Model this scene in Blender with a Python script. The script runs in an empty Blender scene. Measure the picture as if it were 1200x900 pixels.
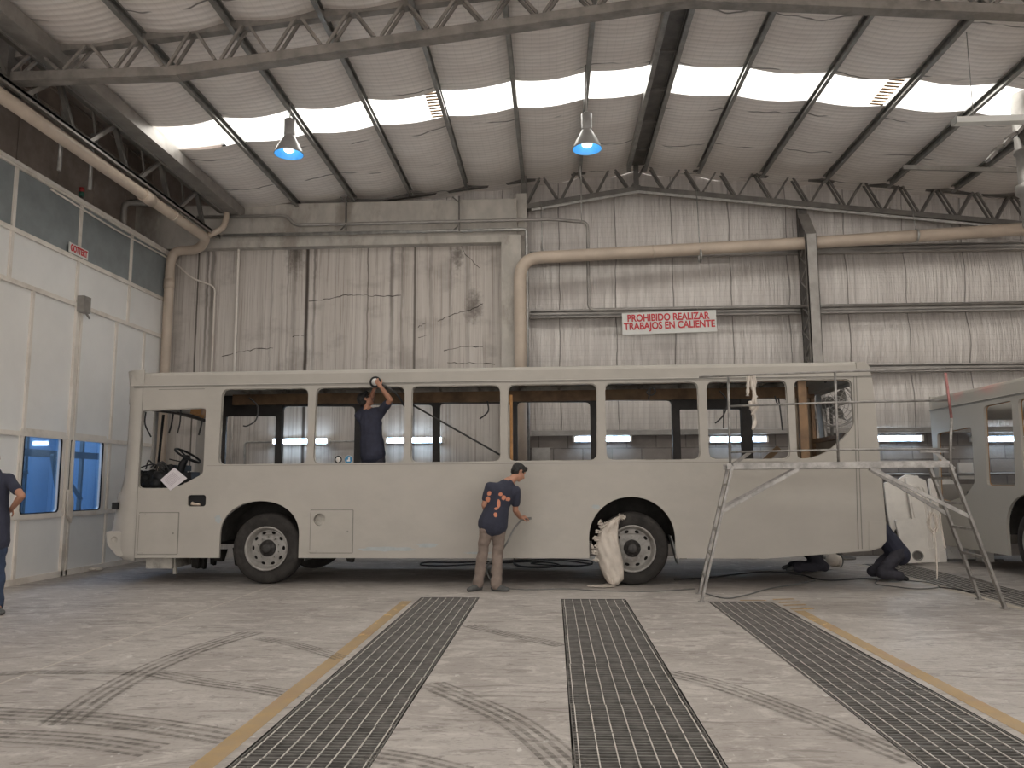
import bpy, bmesh, math, random
from mathutils import Vector, Matrix, noise
from mathutils.geometry import tessellate_polygon
random.seed(7)
R = math.radians
SC = bpy.context.scene
COL = SC.collection

# ------------------------------------------------------------------ camera
F, H = 925.0, 1.48
yaw, pitch, roll = R(2.97), R(7.09), 0.0055
cf = Vector((-math.sin(yaw)*math.cos(pitch), math.cos(yaw)*math.cos(pitch), math.sin(pitch)))
r0 = cf.cross(Vector((0, 0, 1))).normalized(); u0 = r0.cross(cf)
cr = r0*math.cos(roll) - u0*math.sin(roll); cu = u0*math.cos(roll) + r0*math.sin(roll)
CP = Vector((0, 0, H))
cd = bpy.data.cameras.new('camera'); cam = bpy.data.objects.new('camera', cd); COL.objects.link(cam)
cd.sensor_width = 36; cd.lens = F/1200*36; cd.clip_end = 300; cd.clip_start = .05
M = Matrix.Identity(4)
for i in range(3):
    M[i][0] = cr[i]; M[i][1] = cu[i]; M[i][2] = -cf[i]; M[i][3] = CP[i]
cam.matrix_world = M
SC.camera = cam
def ray(px, py): return cf + cr*((px-600)/F) - cu*((py-450)/F)
def onY(px, py, Y):
    d = ray(px, py); return CP + d*(Y/d.y)
def onZ(px, py, z=0):
    d = ray(px, py); return CP + d*((z-H)/d.z)
def onX(px, py, X):
    d = ray(px, py); return CP + d*(X/d.x)

# ------------------------------------------------------------------ materials
class NT:
    def __init__(s, name):
        s.m = bpy.data.materials.new(name); s.m.use_nodes = True
        s.t = s.m.node_tree; s.t.nodes.clear()
        s.out = s.n('ShaderNodeOutputMaterial'); s.tc = s.n('ShaderNodeTexCoord')
    def n(s, k, **kw):
        o = s.t.nodes.new(k)
        for a, v in kw.items(): setattr(o, a, v)
        return o
    def set(s, sock, v):
        if isinstance(v, bpy.types.NodeSocket): s.t.links.new(v, sock)
        else: sock.default_value = v
    def math(s, op, a, b=0.0, c=None, clamp=False):
        o = s.n('ShaderNodeMath', operation=op, use_clamp=clamp)
        s.set(o.inputs[0], a); s.set(o.inputs[1], b)
        if c is not None: s.set(o.inputs[2], c)
        return o.outputs[0]
    def map(s, v, scale=(1, 1, 1), loc=(0, 0, 0)):
        o = s.n('ShaderNodeMapping'); s.set(o.inputs[0], v)
        o.inputs['Scale'].default_value = scale; o.inputs['Location'].default_value = loc
        return o.outputs[0]
    def noise(s, v, scale=5, detail=4, rough=.55, dist=0):
        o = s.n('ShaderNodeTexNoise'); s.set(o.inputs['Vector'], v)
        o.inputs['Scale'].default_value = scale; o.inputs['Detail'].default_value = detail
        o.inputs['Roughness'].default_value = rough; o.inputs['Distortion'].default_value = dist
        return o.outputs[0]
    def mr(s, v, a, b, c=0.0, d=1.0, smooth=True):
        o = s.n('ShaderNodeMapRange'); o.interpolation_type = 'SMOOTHSTEP' if smooth else 'LINEAR'
        s.set(o.inputs[0], v)
        for i, x in enumerate((a, b, c, d)): s.set(o.inputs[i+1], x)
        return o.outputs[0]
    def mix(s, f, a, b, mode='MIX'):
        o = s.n('ShaderNodeMix', data_type='RGBA', blend_type=mode)
        s.set(o.inputs[0], f)
        for i, x in ((6, a), (7, b)):
            s.set(o.inputs[i], x if isinstance(x, bpy.types.NodeSocket) else (tuple(x)+(1,))[:4])
        return o.outputs[2]
    def sep(s, v):
        o = s.n('ShaderNodeSeparateXYZ'); s.set(o.inputs[0], v); return o.outputs
    def bump(s, h, st=.3, d=.02):
        o = s.n('ShaderNodeBump'); s.set(o.inputs['Height'], h)
        o.inputs['Strength'].default_value = st; o.inputs['Distance'].default_value = d
        return o.outputs[0]
    def bsdf(s, col, rough=.6, metal=0, nrm=None, **kw):
        o = s.n('ShaderNodeBsdfPrincipled')
        s.set(o.inputs['Base Color'], col if isinstance(col, bpy.types.NodeSocket) else (tuple(col)+(1,))[:4])
        s.set(o.inputs['Roughness'], rough); s.set(o.inputs['Metallic'], metal)
        if nrm: s.t.links.new(nrm, o.inputs['Normal'])
        for k, v in kw.items(): s.set(o.inputs[k.replace('_', ' ')], v)
        return o.outputs[0]
    def done(s, sh):
        s.t.links.new(sh, s.out.inputs[0]); return s.m
    @property
    def obj(s): return s.tc.outputs['Object']
    @property
    def pos(s):
        return s.n('ShaderNodeNewGeometry').outputs['Position']

def simple(name, col, rough=.6, metal=0, var=.12, scale=6, bump=0, stretch=(1, 1, 1), dirt=None, spec=.5):
    t = NT(name); v = t.map(t.obj, stretch)
    n = t.noise(v, scale, 5, .6)
    a = tuple(max(0, c*(1-var)) for c in col); b = tuple(min(1, c*(1+var)) for c in col)
    c = t.mix(t.mr(n, .3, .7), a, b)
    if dirt: c = t.mix(t.math('MULTIPLY', t.mr(t.noise(v, scale*.35, 6, .7), .48, .68), dirt[1]), c, dirt[0])
    nr = t.bump(t.noise(v, scale*5, 3), bump, .01) if bump else None
    return t.done(t.bsdf(c, rough, metal, nr, Specular_IOR_Level=spec))
def emit(name, col, st):
    t = NT(name); e = t.n('ShaderNodeEmission'); e.inputs[0].default_value = tuple(col)+(1,); e.inputs[1].default_value = st
    return t.done(e.outputs[0])

MT = {}
MT['primer'] = simple('grey_primer', (.415, .385, .345), .62, 0, .035, 1.6, 0, (1, 1, 1.5), ((.33, .315, .28), .35), .3)
MT['primer2'] = MT['primer']
MT['seam'] = simple('seam_filler', (.22, .21, .19), .7)
MT['black'] = simple('black_plastic', (.012, .012, .013), .55, spec=.3)
MT['dark'] = simple('dark_underbody', (.022, .02, .018), .8, 0, .3, spec=.2)
MT['brown'] = simple('brown_primer', (.19, .11, .055), .6, 0, .35, 3, 0, (1, 1, 1), ((.22, .14, .07), .5))
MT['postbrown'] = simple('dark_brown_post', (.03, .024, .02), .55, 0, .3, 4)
MT['ochre'] = simple('ochre_frame', (.35, .17, .05), .6, 0, .3, 5)
MT['inner'] = simple('bus_inner_skin', (.48, .45, .40), .6, .2, .3, 3, 0, (1, 1, 1), ((.07, .05, .035), .7))
MT['tyre'] = simple('tyre_rubber', (.028, .025, .023), .75, 0, .25, 8, .3, (1, 1, 1), ((.10, .09, .08), .3), .25)
MT['rim'] = simple('painted_rim', (.30, .285, .265), .5, .2, .15, 10, 0, (1, 1, 1), ((.16, .14, .12), .6))
MT['hub'] = simple('greasy_hub', (.035, .032, .03), .5, .3, .4, 25)
MT['steel'] = simple('truss_steel', (.13, .12, .11), .5, .3, .25, 4, 0, (1, 1, 1), ((.17, .15, .13), .5))
MT['steel_n'] = simple('lit_truss_steel', (.22, .20, .18), .5, .3, .25, 4, 0, (1, 1, 1), ((.30, .26, .23), .5))  # paler copy of the truss steel: light on the near truss put into colour
MT['steel_l'] = simple('galvanised_purlin', (.27, .265, .25), .38, .55, .2, 5)
MT['galv'] = simple('galvanised_pipe', (.40, .39, .37), .35, .6, .2, 8)
MT['scaf'] = simple('scaffold_steel', (.26, .245, .23), .42, .55, .25, 12, 0, (1, 1, 1), ((.42, .40, .37), .5))
MT['pvc'] = simple('beige_pipe', (.50, .41, .33), .45, 0, .08, 2, 0, (1, 1, 1), ((.36, .29, .23), .4))
MT['white'] = simple('white_enamel', (.62, .61, .58), .45, 0, .05, 3)
MT['offwhite'] = simple('white_fibreglass', (.84, .79, .73), .55, 0, .06, 3, 0, (1, 1, 1), ((.68, .63, .57), .5))
MT['grating'] = simple('grating_steel', (.19, .178, .165), .5, .5, .3, 6)
MT['rod'] = simple('grating_rod', (.66, .62, .57), .45, .4, .2, 9)
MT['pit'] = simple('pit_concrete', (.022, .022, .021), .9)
MT['girt'] = simple('girt_steel', (.30, .28, .26), .45, .5, .15, 4)
MT['frame'] = simple('booth_frame', (.70, .645, .585), .5, 0, .05, 3, 0, (1, 1, 1), ((.40, .34, .28), .5))
MT['boothp'] = simple('booth_panel', (.76, .745, .725), .42, .1, .035, 1.2, 0, (1, 1, 1), ((.68, .66, .63), .4))
MT['boothg'] = simple('booth_upper_glass', (.225, .245, .25), .3, 0, .12, 2.5)
MT['red'] = simple('red_paint', (.50, .03, .04), .5)
MT['cloth'] = simple('canvas_cloth', (.56, .50, .44), .85, 0, .1, 6, .2, (1, 1, 1), ((.42, .36, .3), .5))
MT['skin'] = simple('skin', (.40, .20, .13), .55, 0, .08, 8)
MT['hair'] = simple('black_hair', (.012, .010, .009), .6, 0, .4, 40, .5)
MT['navy'] = simple('navy_cotton', (.028, .030, .050), .9, 0, .15, 8, .2)
MT['navyd'] = simple('dark_work_trousers', (.035, .033, .043), .9, 0, .2, 8, .2)
MT['khaki'] = simple('dusty_khaki_trousers', (.20, .155, .13), .9, 0, .14, 7, .2)
MT['jeans'] = simple('blue_jeans', (.030, .045, .085), .9, 0, .25, 7, .2)
MT['shoe'] = simple('grey_work_shoe', (.07, .07, .068), .7, 0, .3, 10)
MT['hose'] = simple('air_hose', (.035, .033, .032), .6)
MT['hoseg'] = simple('grey_hose', (.13, .13, .125), .6)
MT['paper'] = simple('paper', (.62, .58, .60), .8, 0, .05, 30)
MT['concrete_p'] = simple('concrete_column', (.44, .41, .37), .85, 0, .12, 4, .15, (1, 1, .5), ((.17, .13, .1), .5))
MT['tube'] = emit('fluorescent_tube', (.76, .89, 1.0), 13)
MT['bulb'] = emit('lamp_bulb', (.80, .93, 1.0), 2.2)
MT['shade_in'] = simple('lamp_reflector_inner', (.10, .42, .80), .35)  # bluish glow of the bulb put into the reflector colour
MT['shade_out'] = simple('lamp_reflector_outer', (.36, .35, .34), .35, .3)
MT['blue'] = simple('blue_sticker', (.02, .18, .34), .5)
MT['yellowsign'] = simple('yellow', (.6, .4, .1), .6)

def mat_print():
    t = NT('navy_cotton_with_orange_print'); x, y, z = t.sep(t.pos)
    base = t.mix(t.noise(t.pos, 9, 4), (.022, .024, .04), (.036, .038, .06))
    f = None
    for px, py, rx, rz in [(574.5, 578, 2.3, 2.6), (573, 585, 2.6, 3.6), (587.5, 579, 2.6, 2.2), (591, 583, 2.6, 2.8), (596, 585, 2.6, 2.2), (585.5, 590, 1.9, 5), (582.5, 595.5, 2.0, 1.6), (582, 602.5, 2.2, 2.6)]:
        p = onY(px, py, 11.15); k = 11.15/F
        a = t.math('POWER', t.math('DIVIDE', t.math('SUBTRACT', x, p.x), rx*k), 2.0)
        b = t.math('POWER', t.math('DIVIDE', t.math('SUBTRACT', z, p.z), rz*k), 2.0)
        s = t.math('ADD', t.math('ADD', a, b), t.math('MULTIPLY', t.math('SUBTRACT', t.noise(t.pos, 22, 2), .5), 1.6))
        m = t.mr(s, 1.15, .75)
        f = m if f is None else t.math('MAXIMUM', f, m)
    nz = t.sep(t.n('ShaderNodeNewGeometry').outputs['Normal'])
    f = t.math('MULTIPLY', f, t.mr(nz[1], .1, -.1))
    return t.done(t.bsdf(t.mix(f, base, (.55, .22, .13)), .9))

def mat_floor():
    t = NT('dusty_concrete_floor'); p = t.pos; x, y, z = t.sep(p)
    big = t.noise(p, .45, 6, .65, .6); mid = t.noise(t.map(p, (1, 1.6, 1)), 2.2, 8, .7, 1.2); fine = t.noise(p, 22, 5, .7)
    c = t.mix(t.mr(big, .35, .66), (.33, .295, .272), (.44, .402, .374))
    c = t.mix(t.math('MULTIPLY', t.mr(mid, .50, .62), .75), c, (.52, .48, .445))
    c = t.mix(t.math('MULTIPLY', t.mr(t.noise(t.map(p, (.7, 3.2, 1)), 1.7, 9, .75, 2.0), .53, .60), .7), c, (.19, .165, .148))
    c = t.mix(t.math('MULTIPLY', t.mr(fine, .5, .7), .45), c, (.20, .178, .16))
    sc2 = t.noise(t.map(p, (1.2, 2.6, 1), (3, 7, 0)), 4.5, 5, .75, 1.5)
    c = t.mix(t.math('MULTIPLY', t.mr(sc2, .60, .66), .6), c, (.17, .15, .135))
    spk = t.mr(t.noise(t.map(p, (1, .6, 1)), 11, 3, .5), .69, .72)
    c = t.mix(t.math('MULTIPLY', spk, .7), c, (.62, .60, .57))
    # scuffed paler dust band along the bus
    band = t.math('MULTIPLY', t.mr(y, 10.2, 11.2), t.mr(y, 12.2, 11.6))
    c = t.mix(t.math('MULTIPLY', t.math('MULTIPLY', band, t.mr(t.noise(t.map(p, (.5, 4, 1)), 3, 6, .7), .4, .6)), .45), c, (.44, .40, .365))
    # shade of the bus painted into the floor colour beneath it
    bus_shade = t.math('MULTIPLY', t.mr(y, 11.5, 11.75), t.mr(y, 13.6, 13.2))
    c = t.mix(t.math('MULTIPLY', bus_shade, .12), c, (.14, .12, .105))
    # pale construction joint lines
    for (ax, ay, bx_, by_) in [(onZ(0, 801).x, onZ(0, 801).y, onZ(317, 687).x, onZ(317, 687).y)]:
        L = math.hypot(bx_-ax, by_-ay); nx, ny = -(by_-ay)/L, (bx_-ax)/L
        d = t.math('ABSOLUTE', t.math('ADD', t.math('ADD', t.math('MULTIPLY', x, nx), t.math('MULTIPLY', y, ny)), -(ax*nx+ay*ny)))
        c = t.mix(t.math('MULTIPLY', t.mr(d, .016, .006), .6), c, (.60, .54, .47))
    h = t.math('ADD', mid, t.math('MULTIPLY', fine, .4))
    return t.done(t.bsdf(c, t.mr(mid, .3, .7, .62, .42), 0, t.bump(h, .15, .02), Specular_IOR_Level=.4))
MT['floor'] = mat_floor()

def mat_track():
    t = NT('tyre_track_dirt'); uv = t.sep(t.tc.outputs['UV'])
    s = t.math('SINE', t.math('MULTIPLY', uv[0], 6.283*4.0))
    s = t.mr(s, -.3, .3, .2, 1)
    edge = t.math('MULTIPLY', t.mr(uv[0], 0, .08), t.mr(uv[0], 1, .92))
    g = t.noise(t.pos, 5, 5, .7)
    tread = t.mr(t.math('SINE', t.math('MULTIPLY', uv[1], 6.283*14)), -.9, 0, .7, 1)
    a = t.math('MULTIPLY', t.math('MULTIPLY', t.math('MULTIPLY', s, edge), t.mr(g, .32, .6, .25, 1)), tread)
    a = t.math('MULTIPLY', a, .55)
    tr = t.n('ShaderNodeBsdfTransparent'); mx = t.n('ShaderNodeMixShader')
    t.set(mx.inputs[0], a); t.t.links.new(tr.outputs[0], mx.inputs[1]); t.t.links.new(t.bsdf((.155, .137, .12), .8), mx.inputs[2])
    return t.done(mx.outputs[0])
MT['track'] = mat_track()
def mat_yellow():
    t = NT('worn_yellow_line'); g = t.noise(t.pos, 6, 6, .7)
    c = t.mix(t.mr(g, .3, .6), (.60, .38, .13), (.50, .33, .14))
    c = t.mix(t.math('MULTIPLY', t.mr(t.noise(t.pos, 1.1, 3, .6), .52, .66), .35), c, (.45, .22, .15))
    y = t.sep(t.pos)[1]
    fade = t.mr(y, 5.0, 9.5, .30, .40)
    a = t.mr(t.math('SUBTRACT', g, fade), -.05, .05, 1, .3)
    tr = t.n('ShaderNodeBsdfTransparent'); mx = t.n('ShaderNodeMixShader')
    t.set(mx.inputs[0], t.math('MAXIMUM', a, .5)); t.t.links.new(tr.outputs[0], mx.inputs[1]); t.t.links.new(t.bsdf(c, .6), mx.inputs[2])
    return t.done(mx.outputs[0])
MT['yellow'] = mat_yellow()

def mat_concrete():
    t = NT('stained_precast_concrete'); p = t.pos; x, y, z = t.sep(p)
    st = t.noise(t.map(p, (5, 1, .12)), 1.6, 6, .7); st2 = t.noise(t.map(p, (14, 1, .25)), 2.2, 5, .65)
    c = t.mix(t.mr(st, .3, .7), (.47, .425, .385), (.575, .53, .49))
    c = t.mix(t.math('MULTIPLY', t.mr(st2, .50, .66), .6), c, (.28, .235, .205))
    c = t.mix(t.math('MULTIPLY', t.mr(t.noise(t.map(p, (1, 1, 1.5)), 1.2, 5, .6), .5, .7), .35), c, (.22, .19, .17))
    warp = t.math('MULTIPLY', t.math('SUBTRACT', t.noise(t.map(p, (1, 1, 1)), 2.5, 3), .5), .10)
    xw = t.math('ADD', x, warp)
    topf = t.mr(z, 3.0, 6.2, .35, 1)
    for px, w, s in [(231, .02, .85), (242, .035, .6), (248, .05, .55), (359.5, .045, .95), (368, .03, .6), (431, .018, .6), (459, .05, .5), (471, .03, .4), (486, .03, .75), (505, .04, .3), (528, .03, .35), (548, .05, .3), (345, .05, .35), (318, .02, .3), (337, .02, .35)]:
        X = onY(px, 350, 16).x
        d = t.math('ABSOLUTE', t.math('SUBTRACT', xw if s < .7 else t.math('ADD', x, t.math('MULTIPLY', warp, .25)), X))
        m = t.math('MULTIPLY', t.mr(d, w*1.3, w*.3), s)
        if s < .7: m = t.math('MULTIPLY', m, topf)
        c = t.mix(m, c, (.055, .042, .036))
    for px, py, r in [(346, 301, .28), (555, 358, .25), (536, 300, .2)]:
        q = onY(px, py, 16); dx = t.math('SUBTRACT', x, q.x); dz = t.math('MULTIPLY', t.math('SUBTRACT', z, q.z), .5)
        d = t.math('SQRT', t.math('ADD', t.math('MULTIPLY', dx, dx), t.math('MULTIPLY', dz, dz)))
        d = t.math('ADD', d, t.math('MULTIPLY', t.math('SUBTRACT', t.noise(p, 7, 5, .7), .5), .5))
        c = t.mix(t.math('MULTIPLY', t.mr(d, r, 0), .7), c, (.08, .065, .055))
    return t.done(t.bsdf(c, .85, 0, t.bump(t.noise(p, 12, 6, .7), .25, .02), Specular_IOR_Level=.25))
MT['concrete'] = mat_concrete()

def mat_foil():
    t = NT('foil_insulation_blanket'); p = t.pos; x, y, z = t.sep(p)
    v1 = t.noise(t.map(p, (7, 1, .45)), 1.5, 5, .62, .4); v2 = t.noise(t.map(p, (20, 1, 1.2)), 1.5, 4, .6); v3 = t.noise(p, 9, 4, .6)
    gx = t.mr(t.math('ABSOLUTE', t.math('SUBTRACT', t.math('FRACT', t.math('MULTIPLY', x, 9)), .5)), .42, .5)
    gz = t.mr(t.math('ABSOLUTE', t.math('SUBTRACT', t.math('FRACT', t.math('MULTIPLY', z, 9)), .5)), .42, .5)
    grid = t.math('MAXIMUM', gx, gz)
    c = t.mix(t.mr(v1, .35, .7), (.55, .51, .48), (.68, .64, .605))
    c = t.mix(t.math('MULTIPLY', grid, .22), c, (.30, .27, .25))
    sm = None
    # sheet seams every 1.22 m
    fr = t.math('FRACT', t.math('ADD', t.math('DIVIDE', t.math('ADD', x, t.math('MULTIPLY', t.math('SUBTRACT', t.noise(t.map(p, (.3, 1, .7)), 1.4, 2), .5), .12)), 1.2), .36))
    sm = t.mr(t.math('ABSOLUTE', t.math('SUBTRACT', fr, .5)), .012, .004)
    c = t.mix(t.math('MULTIPLY', sm, .65), c, (.13, .115, .10))
    h = t.math('ADD', t.math('ADD', t.math('MULTIPLY', v1, 2.2), t.math('MULTIPLY', v2, .7)), t.math('ADD', t.math('MULTIPLY', v3, .5), t.math('MULTIPLY', sm, -.6)))
    h = t.math('ADD', h, t.math('MULTIPLY', grid, -.05))
    return t.done(t.bsdf(c, .46, .45, t.bump(h, .68, .03)))
MT['foil'] = mat_foil()

def mat_roof():
    t = NT('roof_insulation_blanket'); p = t.pos; x, y, z = t.sep(p)
    row = t.math('SINE', t.math('ADD', t.math('MULTIPLY', y, 6.283*9), t.math('MULTIPLY', t.noise(p, 1.2, 3), 5)))
    gx = t.mr(t.math('ABSOLUTE', t.math('SUBTRACT', t.math('FRACT', t.math('MULTIPLY', x, 8)), .5)), .43, .5)
    n = t.noise(t.map(p, (.5, 1.4, 1)), 1.3, 6, .6, .5)
    c = t.mix(t.mr(n, .3, .7), (.76, .70, .66), (.86, .81, .77))
    c = t.mix(t.math('MULTIPLY', t.mr(row, .1, 1), .22), c, (.40, .37, .34))
    c = t.mix(t.math('MULTIPLY', gx, .12), c, (.25, .23, .21))
    # long sagging lap seams
    w = t.math('ADD', y, t.math('MULTIPLY', t.noise(t.map(p, (.6, .2, 1)), 1.1, 3), .9))
    fr = t.math('ABSOLUTE', t.math('SUBTRACT', t.math('FRACT', t.math('DIVIDE', w, 1.45)), .5))
    brk = t.mr(t.noise(t.map(p, (.7, .3, 1)), 1.7, 2), .47, .56)
    sm = t.math('MULTIPLY', t.mr(fr, .018, .004), brk)
    c = t.mix(t.math('MULTIPLY', sm, .8), c, (.05, .042, .036))
    h = t.math('ADD', t.math('MULTIPLY', row, .25), t.math('MULTIPLY', n, 1.5))
    return t.done(t.bsdf(c, .55, .15, t.bump(h, .35, .02)))
MT['roof'] = mat_roof()

def mat_block():
    t = NT('grey_block_masonry'); b = t.n('ShaderNodeTexBrick')
    v = t.n('ShaderNodeCombineXYZ'); x, y, z = t.sep(t.pos); t.t.links.new(x, v.inputs[0]); t.t.links.new(z, v.inputs[1])
    t.t.links.new(v.outputs[0], b.inputs['Vector'])
    b.inputs['Scale'].default_value = 1; b.inputs['Brick Width'].default_value = .60; b.inputs['Row Height'].default_value = .27
    b.inputs['Mortar Size'].default_value = .012; b.inputs['Color1'].default_value = (.235, .205, .185, 1); b.inputs['Color2'].default_value = (.185, .16, .145, 1)
    b.inputs['Mortar'].default_value = (.12, .105, .095, 1)
    c = t.mix(t.math('MULTIPLY', t.mr(t.noise(t.pos, 3, 6, .7), .4, .7), .4), b.outputs[0], (.30, .27, .245))
    return t.done(t.bsdf(c, .9, 0, t.bump(t.math('SUBTRACT', t.math('MULTIPLY', t.noise(t.pos, 20, 4), .3), b.outputs[1]), .4, .02)))
MT['block'] = mat_block()

def mat_skylight():
    t = NT('translucent_corrugated_sheet'); x, y, z = t.sep(t.pos)
    tr = t.n('ShaderNodeBsdfTransparent'); tr.inputs[0].default_value = (.93, .95, .93, 1)
    tl = t.n('ShaderNodeBsdfTranslucent'); tl.inputs[0].default_value = (.85, .87, .84, 1)
    mx = t.n('ShaderNodeMixShader'); mx.inputs[0].default_value = .22
    t.t.links.new(tr.outputs[0], mx.inputs[1]); t.t.links.new(tl.outputs[0], mx.inputs[2])
    return t.done(mx.outputs[0])
MT['sky'] = mat_skylight()
def mat_glass():
    t = NT('tinted_window_glass')
    tr = t.n('ShaderNodeBsdfTransparent'); tr.inputs[0].default_value = (.62, .74, .85, 1)
    gl = t.n('ShaderNodeBsdfGlossy'); gl.inputs[0].default_value = (.7, .8, .9, 1); gl.inputs[1].default_value = .04
    fr = t.n('ShaderNodeFresnel'); fr.inputs[0].default_value = 1.7
    mx = t.n('ShaderNodeMixShader'); mx.inputs[0].default_value = .10
    t.t.links.new(tr.outputs[0], mx.inputs[1]); t.t.links.new(gl.outputs[0], mx.inputs[2])
    return t.done(mx.outputs[0])
MT['glass'] = mat_glass()
def mat_clear():
    t = NT('clear_diffuser')
    tr = t.n('ShaderNodeBsdfTransparent'); tr.inputs[0].default_value = (.9, .95, 1, 1)
    gl = t.n('ShaderNodeBsdfGlossy'); gl.inputs[1].default_value = .15
    mx = t.n('ShaderNodeMixShader'); mx.inputs[0].default_value = .08
    t.t.links.new(tr.outputs[0], mx.inputs[1]); t.t.links.new(gl.outputs[0], mx.inputs[2])
    return t.done(mx.outputs[0])
MT['clear'] = mat_clear()
def mat_primer_red():
    t = NT('grey_primer_with_red_overspray'); x, y, z = t.sep(t.pos)
    c = t.mix(t.noise(t.pos, 1.6, 4), (.385, .36, .32), (.435, .405, .36))
    f = t.math('MULTIPLY', t.mr(t.noise(t.pos, 1.3, 3, .5), .46, .62), t.mr(z, 2.8, 3.0))
    f = t.math('MULTIPLY', f, t.mr(y, 12.6, 13.6))
    c = t.mix(t.math('MULTIPLY', f, .75), c, (.62, .27, .24))
    return t.done(t.bsdf(c, .62))
MT['primer_red'] = mat_primer_red()

# ------------------------------------------------------------------ object helpers
ORG = {}
def org_of(o):
    while o is not None:
        if o.name in ORG: return ORG[o.name]
        o = o.parent
    return Vector((0, 0, 0))
def tag(o, label=None, cat=None, group=None, kind=None):
    if label: o['label'] = label
    if cat: o['category'] = cat
    if group: o['group'] = group
    if kind: o['kind'] = kind
    return o
def thing(name, label, cat, loc=(0, 0, 0), rotz=0, group=None, local=False):
    o = bpy.data.objects.new(name, None); COL.objects.link(o)
    o.empty_display_size = .2
    o.location = loc; o.rotation_euler = (0, 0, rotz)
    ORG[o.name] = Vector((0, 0, 0)) if local else Vector(loc)
    return tag(o, label, cat, group)
def link(name, me, parent=None, mat=None):
    o = bpy.data.objects.new(name, me); COL.objects.link(o)
    if mat is not None and not me.materials: me.materials.append(mat)
    if parent is not None:
        off = org_of(parent)
        if off.length: me.transform(Matrix.Translation(-off))
        o.parent = parent
    else:
        if me.vertices:
            xs = [v.co for v in me.vertices]
            c = Vector(((min(v.x for v in xs)+max(v.x for v in xs))/2, (min(v.y for v in xs)+max(v.y for v in xs))/2, min(v.z for v in xs)))
            me.transform(Matrix.Translation(-c)); o.location = c; ORG[o.name] = c
    return o
def dup(o, parent=None, loc=None, rotz=None, label=None, group=None):
    c = o.copy(); COL.objects.link(c)
    if parent is not None: c.parent = parent
    for ch in KIDS(o): dup(ch, c)
    if loc is not None: c.location = loc
    if rotz is not None: c.rotation_euler = (0, 0, rotz)
    if label: c['label'] = label
    if group: c['group'] = group
    return c
def KIDS(o): return [x for x in list(COL.objects) if x.parent == o]

def frame_from(d, up=Vector((0, 0, 1))):
    d = d.normalized()
    if abs(d.dot(up)) > .98: up = Vector((0, 1, 0)) if abs(d.y) < .9 else Vector((1, 0, 0))
    s = d.cross(up).normalized(); u = s.cross(d).normalized()
    return s, u

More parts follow.
